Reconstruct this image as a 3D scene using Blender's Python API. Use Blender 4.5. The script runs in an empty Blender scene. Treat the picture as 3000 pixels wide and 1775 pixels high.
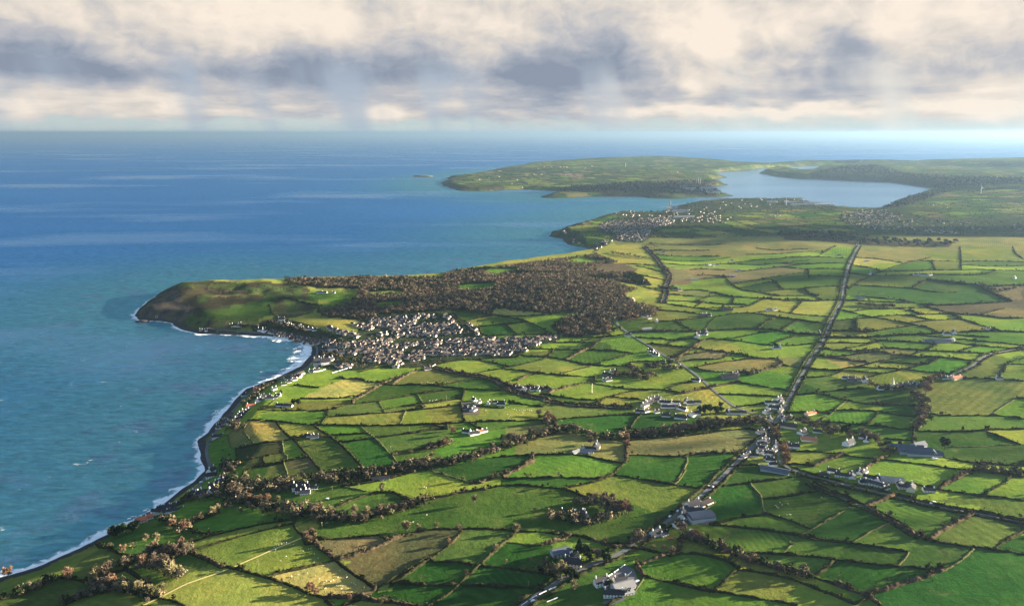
import bpy, math, random
import numpy as np
R = math.radians
rng = np.random.default_rng(7)
random.seed(7)
SC = bpy.context.scene
COL = SC.collection
# ------------------------------------------------------------------ camera numbers (photo pixels 3000 x 1775)
F = 2142.0; CAMZ = 520.0; P = R(13.10)
SEA_R = 290000.0
SUN_EL, SUN_AZ = R(11.5), R(77.0)      # azimuth from straight ahead towards the right
rc = np.random.default_rng(99)
def ray(u, v):
    x = (np.asarray(u, float) - 1500) / F; y = (887.5 - np.asarray(v, float)) / F
    return x, math.cos(P) + y * math.sin(P), -math.sin(P) + y * math.cos(P)
def flat(u, v, z=0.0):
    x, y, d = ray(u, v); t = (z - CAMZ) / d
    return x * t, y * t
def project(X, Y, Z):
    dz = Z - CAMZ
    fwd = Y * math.cos(P) - dz * math.sin(P); up = Y * math.sin(P) + dz * math.cos(P)
    return 1500 + F * X / fwd, 887.5 - F * up / fwd
# ------------------------------------------------------------------ value noise
_T = rng.random((256, 256))
def vnoise(x, y):
    xi = np.floor(x).astype(int); yi = np.floor(y).astype(int)
    fx = x - xi; fy = y - yi
    fx = fx * fx * (3 - 2 * fx); fy = fy * fy * (3 - 2 * fy)
    a = _T[xi & 255, yi & 255]; b = _T[(xi + 1) & 255, yi & 255]
    c = _T[xi & 255, (yi + 1) & 255]; d = _T[(xi + 1) & 255, (yi + 1) & 255]
    return (a * (1 - fx) + b * fx) * (1 - fy) + (c * (1 - fx) + d * fx) * fy - 0.5
def fbm(x, y, n=4, g=0.5):
    s = 0; a = 1.0
    for k in range(n):
        s = s + a * vnoise(x * 2 ** k + 17.3 * k, y * 2 ** k + 5.1 * k); a *= g
    return s
def sstep(a, b, x):
    t = np.clip((x - a) / (b - a), 0, 1); return t * t * (3 - 2 * t)
# ------------------------------------------------------------------ coast
def pts(s): return [tuple(float(c) for c in q.split(',')) for q in s.split()]
COAST_PX = pts("""-900,2300 -420,1880 0,1692 60,1676 120,1657 227,1609 311,1567 395,1525 478,1477 538,1429 586,1393 604,1376 588,1345 583,1310
 610,1268 652,1214 694,1166 722,1139 778,1118 837,1094 885,1070 911,1041 915,1017 903,1003 879,995 837,990 777,983 718,981 646,979 586,978 538,967 520,958 508,947 478,941 440,939 405,936 395,924 402,914
 420,895 450,872 490,858 540,850 620,846 720,846 800,843 900,838 1000,834 1100,831 1200,827 1270,821
 1300,812 1375,797 1495,779 1615,762 1690,748 1722,741 1731,733 1712,724 1691,722 1663,716 1650,700 1630,697 1609,693 1623,677 1659,665 1731,647 1774,630 1831,615 1860,622
 1920,622 1960,618 1989,601 2025,594 2100,585 2200,584 2279,583 2340,579 2360,580 2340,586 2419,601 2466,608 2487,604 2505,612 2540,614 2581,612 2591,601 2620,594 2660,579 2710,566 2765,554
 2688,547 2602,534 2502,531 2387,525 2351,525 2272,518 2222,508 2262,503 2300,505 2365,512 2416,498 2470,491 2530,485 2450,484 2365,487 2290,491 2236,494 2200,499 2120,504 2095,507 2110,514 2132,520 2100,525 2092,531 2110,537 2131,541 2098,545 2080,552 2110,560 2128,568 2150,574 2120,577 2060,578 1990,583
 1903,581 1881,577 1810,577 1738,577 1666,580 1620,581 1587,580 1600,572 1620,566 1641,561 1595,558 1541,555 1487,557 1415,561 1354,560 1318,551 1297,543 1300,533 1320,526 1305,522 1340,518
 1415,509 1559,492 1738,480 1917,472 1989,469 2100,477 2180,484 2233,484 2300,480 2450,474 2560,482 2680,490 2780,482 3000,474 3600,474""")
cx, cy = flat([p[0] for p in COAST_PX], [p[1] for p in COAST_PX])
COAST = np.array(list(zip(cx, cy)) + [(19000, 14500), (9000, 1500), (9000, -900), (-1100, -900)])
# rougher shore between the traced points
def fractal(poly, amp=0.10, n=2):
    r2 = np.random.default_rng(3)
    for _ in range(n):
        out = []
        for a, b in zip(poly, np.roll(poly, -1, 0)):
            out.append(a); d = b - a; L = np.hypot(*d)
            if 40 < L < 1500:
                k = r2.normal() * amp * min(L, 260)
                out.append((a + b) / 2 + np.array([-d[1], d[0]]) / L * k)
        poly = np.array(out)
    return poly
COAST = fractal(COAST, 0.05, 2)
def sdf(X, Y, poly):
    sh = X.shape; X = X.ravel(); Y = Y.ravel()
    d2 = np.full(X.shape, 1e18); inside = np.zeros(X.shape, bool)
    A = poly; B = np.roll(poly, -1, 0)
    for (ax, ay), (bx, by) in zip(A, B):
        ex, ey = bx - ax, by - ay
        t = np.clip(((X - ax) * ex + (Y - ay) * ey) / (ex * ex + ey * ey + 1e-9), 0, 1)
        q = (X - ax - t * ex) ** 2 + (Y - ay - t * ey) ** 2
        np.minimum(d2, q, out=d2)
        c = ((ay > Y) != (by > Y))
        if c.any():
            xi = ax + (Y[c] - ay) / (by - ay + 1e-12) * ex
            inside[c] ^= X[c] < xi
    d = np.sqrt(d2)
    return np.where(inside, d, -d).reshape(sh)
# ------------------------------------------------------------------ heights
CTRL = pts("""60,1740,30 150,1640,22 300,1700,40 600,1650,50 520,1735,60 720,1745,52 950,1745,46 300,1600,26 900,1700,54 1200,1700,60 1500,1700,66 1800,1700,72 2200,1700,82 2600,1700,94 2950,1700,106
 520,1480,16 700,1400,38 1000,1450,48 1400,1480,58 1800,1450,66 2200,1450,76 2700,1450,92 2950,1400,100
 640,1280,26 700,1250,36 760,1200,34 1000,1250,42 1400,1250,46 1800,1250,54 2200,1250,64 2700,1250,80 2950,1250,90
 850,1120,18 1000,1120,30 1300,1130,34 1700,1120,48 2100,1100,62 2500,1100,74 2900,1100,92
 950,1010,7 1050,1020,10 1200,1010,14 1500,1010,22 1150,950,30 1350,940,34 1000,960,20
 1700,1000,36 2000,1000,50 2400,1000,66 2900,1000,86
 1300,870,52 1450,850,80 1600,820,96 1700,810,92 1850,800,70
 1900,900,46 2100,900,56 2500,900,70 2900,900,82 2000,800,60 2400,800,75 2900,800,85
 1400,800,40 1600,772,40 1700,755,36 1800,730,40 1850,740,46 2200,730,60 2600,730,66 2950,720,72
 430,885,40 480,858,68 540,842,76 590,836,78 640,832,78 700,834,70 760,836,64 900,834,54 1050,833,48 1200,829,46 1260,824,40
 520,890,45 600,890,38 680,880,42 750,900,24 620,930,16 820,880,30 900,890,36 1000,880,42 1100,870,42 750,940,10 900,950,10 560,945,9 700,962,7
 1690,690,28 1800,670,34 1950,650,28 2200,640,42 2300,610,14 2400,640,30 2600,650,26 2900,620,50 2700,580,30 2650,600,10 1900,615,10 2200,590,6
 2950,560,75 2800,500,100 2950,459,160 2850,459,150 2760,468,90 2650,500,55 2900,520,90 2750,520,60 2600,505,70 2430,452,255 2410,455,220 2465,455,225 2520,460,130 2330,474,10 2300,506,8 2350,508,10 2380,494,8 2420,502,22 2440,488,18 2490,494,40 2540,492,60 2590,472,25 2650,474,5 2700,474,25 2500,512,70 2300,512,14
 1350,535,30 1400,530,38 1600,520,56 1500,540,30 1800,500,74 1990,464,104 1900,540,52 2100,478,58 1800,560,28 2050,560,24 2200,478,40 1650,572,20""")
ku, kv, kz = np.array(CTRL).T
kx, ky = flat(ku, kv, kz)
kr = np.hypot(kx, ky); ks = np.where(kr > 7500, .05, .085) * kr
def base_height(X, Y):
    num = np.zeros(X.shape); den = np.zeros(X.shape)
    for x, y, z, s in zip(kx, ky, kz, ks):
        d2 = (X - x) ** 2 + (Y - y) ** 2
        w = np.exp(-d2 / (2 * s * s)) + 1e-4 / (1 + d2 / (s * s)) ** 2
        num += w * z; den += w
    return num / den
def make_height(X, Y):
    D = sdf(X, Y, COAST)
    B = base_height(X, Y)
    u = fbm(X / 620 + 3, Y / 620 + 8, 2) * 15 + fbm(X / 210, Y / 210, 2) * 7.5 + fbm(X / 70, Y / 70, 2) * 1.6
    far = sstep(6500, 9000, np.hypot(X, Y))
    u = u * (1 + .3 * far)
    # ridges beyond the edge of the view on the sun's side
    out = sstep(0.74, 1.15, np.arctan2(X, np.maximum(Y, 1.0))) * 60 * sstep(500, 1500, X)
    ramp = sstep(2, 90, D)
    hx, hy = flat(560, 880, 40); hk = np.exp(-((X - hx) ** 2 + (Y - hy) ** 2) / (2 * 330 ** 2))
    u = u + hk * (fbm(X / 130 + 31, Y / 130 + 12, 3) * 34)
    hz = B + u * sstep(30, 260, D) + out
    shore = np.where(D > 0, np.minimum(3.2, D * 0.16), np.maximum(-14.0, D * 0.09))
    # the headland keeps a steep cliff towards the open sea
    hx, hy = flat(470, 880, 40); hd = np.exp(-((X - hx) ** 2 + (Y - hy) ** 2) / (2 * 260 ** 2))
    ramp = ramp * (1 - hd) + (.45 * sstep(2, 40, D) + .55 * sstep(10, 170, D)) * hd
    Z = np.where(D > 0, np.maximum(shore, ramp * hz), shore)
    return Z, D
class Grid:
    def __init__(s, x0, x1, y0, y1, c):
        s.x0, s.y0, s.c = x0, y0, c
        s.nx = int((x1 - x0) / c) + 1; s.ny = int((y1 - y0) / c) + 1
        X, Y = np.meshgrid(x0 + np.arange(s.nx) * c, y0 + np.arange(s.ny) * c, indexing='ij')
        s.Z, s.D = make_height(X, Y)
    def has(s, X, Y):
        return (X >= s.x0) & (Y >= s.y0) & (X < s.x0 + (s.nx - 1.01) * s.c) & (Y < s.y0 + (s.ny - 1.01) * s.c)
    def get(s, A, X, Y):
        a = np.clip((X - s.x0) / s.c, 0, s.nx - 1.001); b = np.clip((Y - s.y0) / s.c, 0, s.ny - 1.001)
        i = a.astype(int); j = b.astype(int); fa = a - i; fb = b - j
        return (A[i, j] * (1 - fa) + A[i + 1, j] * fa) * (1 - fb) + (A[i, j + 1] * (1 - fa) + A[i + 1, j + 1] * fa) * fb
GN = Grid(-1700, 2900, 250, 3700, 8.0)
GF = Grid(-9500, 12500, -800, 18500, 46.0)
def sample(which, X, Y):
    X = np.asarray(X, float); Y = np.asarray(Y, float)
    near = GN.has(X, Y)
    return np.where(near, GN.get(getattr(GN, which), X, Y), GF.get(getattr(GF, which), X, Y))
def hgt(X, Y): return sample('Z', X, Y)
def shore(X, Y): return sample('D', X, Y)
_S = np.geomspace(420, 13500, 1500)
def ground(u, v):
    """first point of the land or water that a sight line from the drone meets"""
    u = np.atleast_1d(np.asarray(u, float)); v = np.atleast_1d(np.asarray(v, float))
    x, y, d = ray(u, v); n = np.hypot(x, y); x, y, d = x / n, y / n, d / n
    S = _S[None, :]
    Z = CAMZ + d[:, None] * S
    G = np.maximum(hgt(x[:, None] * S, y[:, None] * S), 0.0)
    below = Z <= G
    k = np.where(below.any(1), below.argmax(1), len(_S) - 1); k = np.maximum(k, 1)
    r = np.arange(len(u)); a = Z[r, k - 1] - G[r, k - 1]; b = Z[r, k] - G[r, k]
    t = np.clip(a / np.where(np.abs(a - b) < 1e-9, 1e-9, a - b), 0, 1)
    s = _S[k - 1] * (1 - t) + _S[k] * t
    return np.stack([x * s, y * s], 1)
# ------------------------------------------------------------------ tiles: the photograph was read off in enlarged crops
TILE = dict(T1=(350, 780, .2989), T2=(1050, 750, .2989), T3=(1700, 700, .3033), T4=(2300, 700, .3033), T5=(0, 1100, .4548), T6=(600, 1100, .279),
            T7=(1200, 1050, .279), T8=(1800, 1050, .2695), T9=(2300, 1050, .279), T10=(0, 1400, .2591), T11=(550, 1375, .279), T12=(1150, 1375, .279),
            T13=(1750, 1375, .279), T14=(2350, 1375, .2695), F4=(1200, 400, .3587), F5=(2100, 400, .3587), PX=(0, 0, 1.0))
def tile(t, p): x0, y0, s = TILE[t]; return (x0 + p[0] * s, y0 + p[1] * s) + tuple(p[2:])
def parse(text):
    """'@tile' lines switch the crop; every other line is 'word x,y x,y ...'"""
    out = []; t = 'PX'
    for ln in text.strip().splitlines():
        ln = ln.strip()
        if not ln: continue
        if ln[0] == '@': t = ln[1:]; continue
        w, rest = ln.split(' ', 1)
        out.append((w, [tile(t, p) for p in pts(rest)]))
    return out
# ------------------------------------------------------------------ traced hedges: h hedge, w low pale bank, t hedge full of trees, d thick dark belt
HEDGES = parse("""
@T11
h 20,770 200,705 480,640 760,580 1000,540 1130,525
h 90,845 330,770 560,700 800,640 1000,590 1100,570
h 0,870 120,920 260,975 440,1030 600,1070 800,1130 900,1165
h 900,1165 1010,1190 1150,1250 1300,1310 1430,1350
h 1100,570 1160,650 1210,700 1240,790
t 1300,640 1330,730 1360,800 1450,870 1530,940
h 1530,940 1580,980 1660,1040 1740,1100 1850,1160 1920,1220 1980,1250
h 860,1130 960,1090 1150,1050 1300,1010 1450,975 1530,955
h 1340,735 1450,735 1750,715 2000,690
t 1580,950 1800,890 2000,810 2200,720 2400,660 2509,630
h 1980,1250 2120,1170 2260,1090 2400,1010 2509,930
t 1430,1350 1600,1340 1760,1350 1900,1300 1980,1250
h 2170,1200 2300,1195 2509,1205
h 1500,430 1650,360 1800,300 1950,250 2080,230 2180,250 2300,310 2350,325
w 1640,180 1800,210 1960,245
t 0,560 100,530 220,490 330,450
h 530,160 560,80 600,20
t 1850,1355 2050,1385 2300,1425 2509,1450
h 1430,1350 1500,1420 1540,1460
@T10
t 0,1370 150,1330 330,1250 500,1190 680,1130
h 680,1130 740,1140 860,1150 950,1170 1050,1195
t 1050,1195 1200,1230 1330,1280 1480,1290
h 1480,1290 1700,1340 1850,1360 2000,1400 2100,1440
d 700,1440 850,1370 1000,1330 1150,1280 1250,1250
h 1090,750 1250,810 1400,870 1540,910
h 1430,1030 1550,1120 1700,1215
h 1270,1090 1140,1150 1060,1190
t 1940,910 2080,850 2150,830 2300,900 2400,950 2509,1010
h 2150,520 2300,460 2400,420 2480,390
h 2160,600 2300,640 2400,630 2509,590
@T12
t 0,430 150,380 350,310 600,270 800,220 980,205
h 980,205 1150,170 1340,165 1500,180 1700,190 1830,215 1950,265 2100,290
h 0,230 100,275 200,310
w 390,10 520,60 620,90 720,110 800,140
t 920,140 1050,80 1130,60 1280,20 1330,0
h 1160,95 1300,100 1500,85 1750,80 1950,90 2100,95 2220,90 2330,50
h 1830,190 2000,160 2150,125 2230,95
h 130,700 280,650 430,625 680,620 800,620 1000,625 1200,635 1350,655
h 1350,655 1550,650 1700,680 1850,690 1950,700 2100,740 2250,770 2380,780
h 0,1180 120,1130 250,1030 400,940 550,830 650,760 720,650 740,620
h 1300,660 1200,760 1100,840 1000,930 930,1000
h 930,1000 820,1100 720,1190 600,1300 480,1370 400,1430
h 420,965 560,970 740,985 870,1020 930,1000
h 0,1205 100,1190 250,1205 400,1215 600,1215 730,1195
h 950,1020 1150,1030 1320,1050
h 740,1215 900,1220 1150,1225 1400,1235 1540,1250
w 1200,765 1300,770 1500,800 1560,790
t 1620,780 1750,750 1870,700
h 2250,1430 2350,1370 2480,1310
t 2100,740 2260,800 2350,830 2440,790
h 1320,1050 1450,1070 1700,1120
@T13
h 180,60 350,80 600,130 800,160 950,185 1100,205 1160,190
h 1220,180 1400,165 1600,140 1800,115 2000,90 2150,75
w 1610,160 1650,210 1710,270 1730,330 1740,400 1765,460
h 1740,305 1900,290 2100,265 2280,235 2360,225
h 1190,575 1350,540 1500,505 1650,490 1765,465
h 1765,465 1900,500 2050,550 2220,615
w 2509,480 2400,540 2300,600 2200,660 2110,700 2050,790 2000,830 1940,885
h 1170,580 1300,590 1480,605 1700,630 1900,660 2080,690
h 2080,690 2250,710 2509,755
w 1480,615 1400,670 1330,720 1265,770
t 880,730 1000,700 1100,750 1200,800 1320,840 1450,890 1600,950 1700,990 1800,1020 1950,1050
h 1950,1050 2100,1070 2200,1100 2400,1170 2509,1210
h 1560,880 1700,880 1850,885 1940,890 2100,900 2300,920 2500,945
h 2480,960 2400,1040 2330,1090 2230,1120
h 760,910 900,880 1100,895 1200,920 1300,950 1400,980
w 100,1420 250,1350 380,1310 440,1210 500,1130
h 500,1120 600,1150 780,1190 950,1220 1100,1255 1240,1280
h 1240,1280 1400,1305 1600,1340 1800,1370 2000,1410 2100,1434
h 1230,1260 1330,1180 1420,1090 1490,1040
h 1500,1060 1650,1070 1800,1100 1950,1130 2080,1165 2230,1225
h 2230,1225 2400,1290 2509,1330 2700,1410
t 400,1000 550,960 700,900 760,870 850,840
h 320,820 450,830 600,860 680,880
w 930,0 870,90 810,150
w 1240,340 1120,430
@T14
h 90,150 200,220 350,270 500,340 620,390
t 720,420 900,520 1050,600 1200,700 1300,750
h 1300,750 1450,785 1600,805 1800,840 1950,850 2120,880
h 1030,275 1200,325 1400,375 1600,415 1900,465 2200,525 2412,565
h 130,130 330,175 550,210 700,245
t 720,390 830,350 950,300 1000,285
w 0,700 120,640 300,530 450,450 580,395
h 0,740 200,775 400,790 520,800
h 520,800 700,830 900,860 1050,880 1165,890
w 520,800 680,710 800,650 900,600 960,580
w 1165,890 1150,940 1100,1000 1045,1050
h 0,940 150,950 350,985 500,1000 650,1025 850,1040
h 850,1040 1050,1055 1200,1065 1350,1085 1520,1090
w 1850,870 1750,960 1650,1040 1550,1090
t 1550,1090 1400,1140 1200,1210 1000,1270 850,1320 680,1350
h 370,985 300,1040 200,1110 100,1170
t 350,1240 500,1300 620,1340 750,1400 850,1484
h 2412,670 2250,760 2100,840
h 2120,880 2300,900 2412,930
t 1420,740 1550,650 1700,570 1830,490
h 1040,130 1200,160 1350,190 1450,215 1600,240
h 1600,240 1800,270 2000,290 2200,310 2412,340
t 1500,195 1600,130 1750,60 1840,25
h 1980,265 2100,200 2200,140 2280,80
@T9
h 130,380 350,360 600,330 830,310
h 200,200 380,195 480,180 600,140
h 250,110 400,118 560,125 700,130 900,150 980,155
h 720,90 900,95 1200,110 1300,120
h 1300,120 1450,140 1650,155
h 830,210 950,175 1100,145 1210,125
h 1280,110 1400,75 1530,40 1600,20
h 1830,205 2000,210 2200,215 2350,225 2509,240
h 2320,60 2270,150 2230,215
h 400,380 550,420 640,440 750,460 850,480
t 850,480 1000,490 1200,490 1390,500
w 640,450 560,510 480,580 390,640
h 510,540 700,545 900,550 980,560
h 980,560 940,620 890,680 850,690
h 990,560 1100,575 1200,600 1400,615
h 0,570 150,570 350,570
h 380,660 550,670 650,680 800,695 950,710 1100,730 1250,745 1350,755
h 1350,755 1500,765 1700,770 1900,765 2060,755 2200,745 2509,740
w 1400,750 1440,690 1490,610 1520,550
h 1530,580 1650,600 1900,600 2100,600 2250,600 2400,620 2509,640
w 2160,600 2250,520 2400,430 2430,415
h 2430,415 2509,420 2600,430
h 1350,770 1350,830 1340,900 1310,920
h 1040,840 1150,855 1290,860
h 2080,750 2200,800 2320,850 2440,890
w 1720,930 1900,930 2100,925 2200,915 2400,905 2509,905
h 50,970 200,975 400,985 550,1000
h 550,1000 700,1030 850,1045 1000,1065
t 300,1130 420,1080 560,1030
t 800,1180 900,1110 1000,1050 1090,1020
h 1100,1070 1250,1090 1400,1105 1550,1125 1700,1150 1850,1165 1950,1180
h 1620,1030 1800,1065 1900,1090 2050,1100
t 2050,1100 2300,1120 2509,1130
t 1950,1180 2050,1190 2200,1210 2350,1215 2509,1250
t 1960,1190 1800,1270 1650,1340 1620,1360
h 0,1110 150,1110 250,1125
@T8
h 0,310 150,330 330,345 500,335 640,360 740,380
h 560,330 680,290 830,250
t 650,390 800,370 900,345 1040,325
h 0,420 100,430 250,445 350,455
h 900,110 1000,140 1200,150 1400,150 1550,165
t 1040,310 1150,290 1300,265 1350,260
h 1370,265 1500,285 1700,320 1850,345 1910,355
h 1200,390 1400,395 1600,405 1750,412 1890,415
h 1390,520 1500,505 1620,490
h 1960,395 2100,388 2226,380
h 1860,590 2000,590 2226,585
h 170,890 350,870 600,855 850,835 1050,805 1250,780 1440,765
h 110,1050 300,1050 500,1060 700,1065
t 700,1065 850,1045 1000,1030 1200,1035 1400,1025
t 130,840 130,950 120,1040 140,1120
h 140,1120 60,1180 0,1240
w 790,1080 780,1170 690,1300 660,1340
h 1260,1180 1400,1160 1560,1160
h 180,740 230,660 300,600
h 0,765 200,765 500,760
h 0,620 150,600 290,600
@T7
h 200,85 350,120 500,155 650,180 800,200 900,230
h 1180,375 1350,410 1500,450 1650,475 1850,490 2000,495 2200,505 2330,510
h 650,165 800,135 950,105 1060,90 1200,60 1400,15
h 660,5 800,30 900,50 1000,75 1060,90
h 960,105 1100,120 1250,140 1400,160 1600,180 1800,190 1950,195
t 1130,235 1230,190 1330,165 1390,155
h 1590,160 1700,130 1850,95 1900,85
h 280,280 400,270 550,235 700,215 800,205
h 0,275 150,275 280,285 400,300 540,315
h 580,325 700,325 850,340 980,335
h 0,380 150,365 300,345 540,320
h 580,320 570,370 550,430
w 90,390 140,470
h 0,500 150,480 300,460 480,425
h 0,550 200,530 380,510 530,490
h 540,480 550,560 565,620 575,670
h 0,700 200,690 400,685 580,670
h 580,670 800,660 1100,660 1400,645
h 740,500 900,520 990,520
h 1100,470 1250,490 1400,510
h 620,675 720,730 800,760
w 800,755 950,735 1100,720 1250,700 1400,680
h 240,690 330,720 400,745
h 0,790 150,765 260,745 400,735
h 1580,640 1800,620 2000,605 2200,595 2400,590
h 870,1040 1000,1030 1200,1015 1400,1010 1650,1000 1900,1030 2100,1080 2250,1100
w 200,1175 320,1200 430,1240 530,1280 630,1310
t 1000,1240 1150,1150 1290,1090
h 1370,375 1550,400 1800,435 1950,440 2100,400 2250,360 2370,340
t 1500,340 1650,300 1800,265 1950,240
h 1940,265 2100,290 2300,320 2509,335
h 1880,490 1960,470 2050,425
@T6
w 680,310 760,240 830,180 800,150
h 930,100 1050,110 1200,130
t 1420,10 1450,40 1600,30 1700,70 1850,75
h 1000,240 1250,245 1450,240 1560,210
t 1560,260 1650,220 1750,150 1850,100 1950,50 2100,10
h 1950,100 2200,95 2509,100
h 2400,165 2300,180 2150,215 1950,245 1830,270
h 1830,270 1600,295 1450,310 1380,350
w 1820,260 1850,320 1890,380
h 1890,355 2100,315 2300,290 2509,260
h 1300,430 1500,420 1700,405 1900,390 2100,375 2300,350
h 560,360 750,365 1000,365 1280,375 1350,340
h 1300,370 1270,440 1220,510
h 450,470 600,475 800,485 1000,510 1150,520
h 1150,520 1300,520 1500,525 1700,525 1900,525 2100,520 2300,515 2509,505
w 2110,380 2080,450 2050,510
w 450,480 400,580 420,620 520,720
h 740,480 790,550 880,640 940,680
h 940,680 1030,780 1130,890 1200,970 1230,1050
t 920,650 1020,640 1170,640 1320,645
h 1150,525 1230,580 1320,640
h 1320,640 1400,700 1490,780 1560,860 1620,930 1670,990
h 1330,625 1500,615 1720,605
h 1420,700 1550,685 1700,670 1790,660
w 1620,525 1700,590 1780,660 1850,720 1930,800 1990,870 2025,930
h 1800,655 1950,635 2150,600 2350,565 2509,545
h 320,770 450,750 600,715 800,690 920,665
w 230,620 250,700 280,760 320,770
h 330,770 330,850 340,940
h 340,910 450,890 600,850 700,830
h 610,860 610,910 640,935 750,920 830,905 1000,870
h 440,1000 550,960 700,940 830,915
w 830,910 850,980 870,1050
w 810,700 820,800 870,850
w 340,1130 380,1050 430,1010
h 1450,1150 1600,1130 1750,1100 1950,1060 2150,1010 2350,990
w 2350,990 2420,1010 2509,1030
t 1980,830 2150,800 2300,770 2450,730
@T1
w 1470,370 1490,440 1500,470 1560,510 1700,540 1900,590
t 1500,340 1600,310 1750,340 1900,380 1990,390
h 1680,500 1750,480 1900,450
@T2
h 1050,640 1200,600 1350,575
h 920,560 1000,620 1050,640
h 1200,540 1320,580 1450,600 1600,620 1750,680 1850,740 1900,760
h 1180,690 1300,680 1450,660 1640,650
h 1450,670 1500,720 1560,770
h 1180,690 1210,780 1350,780 1560,770 1800,770
h 1340,580 1450,590 1600,590 1830,580
h 1900,850 2100,845 2350,845
h 1640,910 1900,915 2150,920 2230,920
t 2350,850 2240,920 2130,960 2080,1000
h 1570,970 1700,985 1850,990 2000,1010 2200,1060 2400,1080 2509,1075
h 1850,990 1900,940
h 700,1070 850,1045 1000,1020 1150,1015 1300,1000 1560,990
h 0,1140 100,1110 270,1080
t 330,1260 450,1180 560,1130 640,1110
h 2240,920 2400,928 2500,930
h 2000,790 2250,800 2509,780
@T3
h 820,530 1000,545 1200,560 1330,550
h 810,620 950,645 1100,665 1300,690 1400,695
h 850,595 1000,600 1200,610 1350,630 1550,630 1620,640
h 1090,610 1200,570 1330,545
h 1100,660 1150,630 1200,610
h 1470,620 1490,570 1450,550 1300,520 1150,490 1000,500
h 1130,670 1400,660 1600,660 1700,620 1760,580
t 1330,545 1500,560 1700,570 1850,580 2050,600 2308,600
h 2040,710 2100,650 2150,600
h 1500,720 1650,710 1850,740 2000,770 2150,790 2308,805
h 1910,700 2100,730 2308,745
h 760,800 900,790 1100,770 1310,750 1500,720
h 740,690 900,695 1050,710 1180,730
h 940,800 1000,840 1070,870
w 1310,750 1250,810 1190,880
h 1720,860 1800,800 1900,750
h 1960,870 2050,810 2110,790
t 560,900 800,890 1100,895 1300,885 1500,870 1700,870
t 1700,870 1900,885 2100,920 2308,930
h 560,950 750,960 940,980 1090,960
h 700,1010 850,1030 1000,1045 1100,1045
h 830,1030 900,990 960,960
t 1170,990 1100,1040 1030,1090 960,1140
t 1090,1050 1250,1075 1450,1100 1600,1130 1700,1155 1900,1155
h 1250,960 1400,975 1550,985 1700,1010 1850,1030 2100,1030 2308,1000
h 1330,970 1500,960 1700,910 1850,895
h 1880,1000 2000,960 2090,935
h 970,1120 1150,1100 1250,1085
h 1000,1180 1150,1160 1340,1170 1420,1125
h 1100,1240 1250,1210 1450,1180 1650,1155
t 1900,1150 1960,1220 1850,1250 1700,1290
h 1960,1220 2080,1240 2200,1250
h 100,1070 300,1075 500,1100
h 200,1190 330,1160 500,1110
h 490,1190 600,1180 760,1190
h 100,1060 200,980 240,950
t 0,1210 200,1220 400,1225 550,1240
h 400,930 200,950 0,990
h 540,260 700,290 830,340
h 450,240 650,250 780,270
h 520,340 680,370 830,400
h 400,410 600,460 750,500
h 1060,300 1200,290 1400,300
h 1130,350 1300,350 1480,370
h 1080,400 1200,385 1400,370
h 1400,370 1450,430 1560,500 1700,510 1850,540 1920,550
h 1490,430 1700,400 1840,390
h 1540,470 1700,440 1880,410
h 1840,390 1900,430 1950,480
h 1800,510 1950,490 2160,480 2308,465
h 2160,480 2220,530 2300,550
h 1750,380 1950,360 2210,320
h 2200,300 2210,380
h 1930,550 2100,550 2308,540
h 850,240 1100,260 1400,240 1700,200 2000,190 2308,170
h 780,200 950,215 1200,215 1450,180
h 750,150 900,170 1150,170 1350,170
h 720,110 1000,110 1250,110
h 800,55 1100,60 1400,50
h 1400,240 1600,250 1900,240 2200,210
h 1500,320 1700,300 2000,260 2308,240
h 1700,90 1950,110 2200,100
h 1600,150 1900,150 2308,120
@T4
h 690,180 900,195 1080,220 1160,240
h 650,250 750,270 900,290 910,320
h 910,325 1050,270 1160,235 1400,180
h 930,320 1200,315 1440,300
h 1420,220 1450,300
h 1180,215 1420,215 1700,220 2000,215 2308,225
h 1690,80 1700,200 1700,300
h 1740,255 2000,265 2308,260
h 1440,305 1740,300 2040,300 2308,310
h 620,330 850,360 1150,355 1230,350
h 1420,345 1650,350 1900,350 2040,310
h 630,480 700,420 740,400 830,350 910,325
h 700,450 900,460 1080,470 1230,480
t 1230,480 1300,440 1370,400
h 1340,500 1500,520 1650,515
d 1390,400 1600,420 1750,440 1900,450 1950,500 2080,560 2170,600
t 1900,450 2050,460 2308,450
t 700,560 1000,580 1150,600 1350,640 1600,640 1900,625 2170,605
h 550,590 750,600 1000,610 1200,620
t 1350,650 1450,680 1570,710 1700,775 1760,790 1870,830 2000,860
t 1700,730 1900,740 2100,770 2308,765
h 1880,735 2000,700 2120,670
h 560,690 650,710 800,750 1000,780 1250,830 1380,855 1470,900
h 490,790 700,765 860,755 1000,740 1150,735 1400,730 1540,725
h 650,700 800,680 1000,680 1080,665 1380,665
t 1080,670 1200,690 1300,725
t 1170,735 1280,755 1390,780
h 1210,810 1400,790 1700,775
h 880,890 1050,860 1250,835
t 690,770 690,860 720,890
t 440,890 650,890 780,900
t 400,950 700,950 1000,940 1300,920 1600,910 1850,890 2308,905
h 410,960 600,955 850,960 900,990
h 380,1005 600,1000 750,1010 900,995
h 900,980 1100,990 1300,1000
h 550,1065 700,1040 850,1010
t 370,1060 550,1075 750,1085 950,1060
h 950,1050 1150,1065 1350,1075
t 330,1130 500,1140 700,1110 900,1085 1000,1110 1180,1130
t 300,1130 450,1150 600,1170 840,1200
h 850,1195 950,1175 1150,1140 1250,1110 1350,1080 1470,1020
h 930,1190 1050,1195 1150,1200 1300,1215 1390,1210
h 1180,1130 1300,1140 1500,1140 1700,1165 1850,1180
h 1390,1080 1600,1090 1800,1100 1950,1110
h 1690,1085 1800,1050 1890,1035
h 1310,930 1500,950 1700,970 1850,975
h 1600,920 1800,940 1970,950
h 1600,1000 1850,1030 2100,1050 2308,1060
h 1850,985 2000,995 2308,1030
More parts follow.
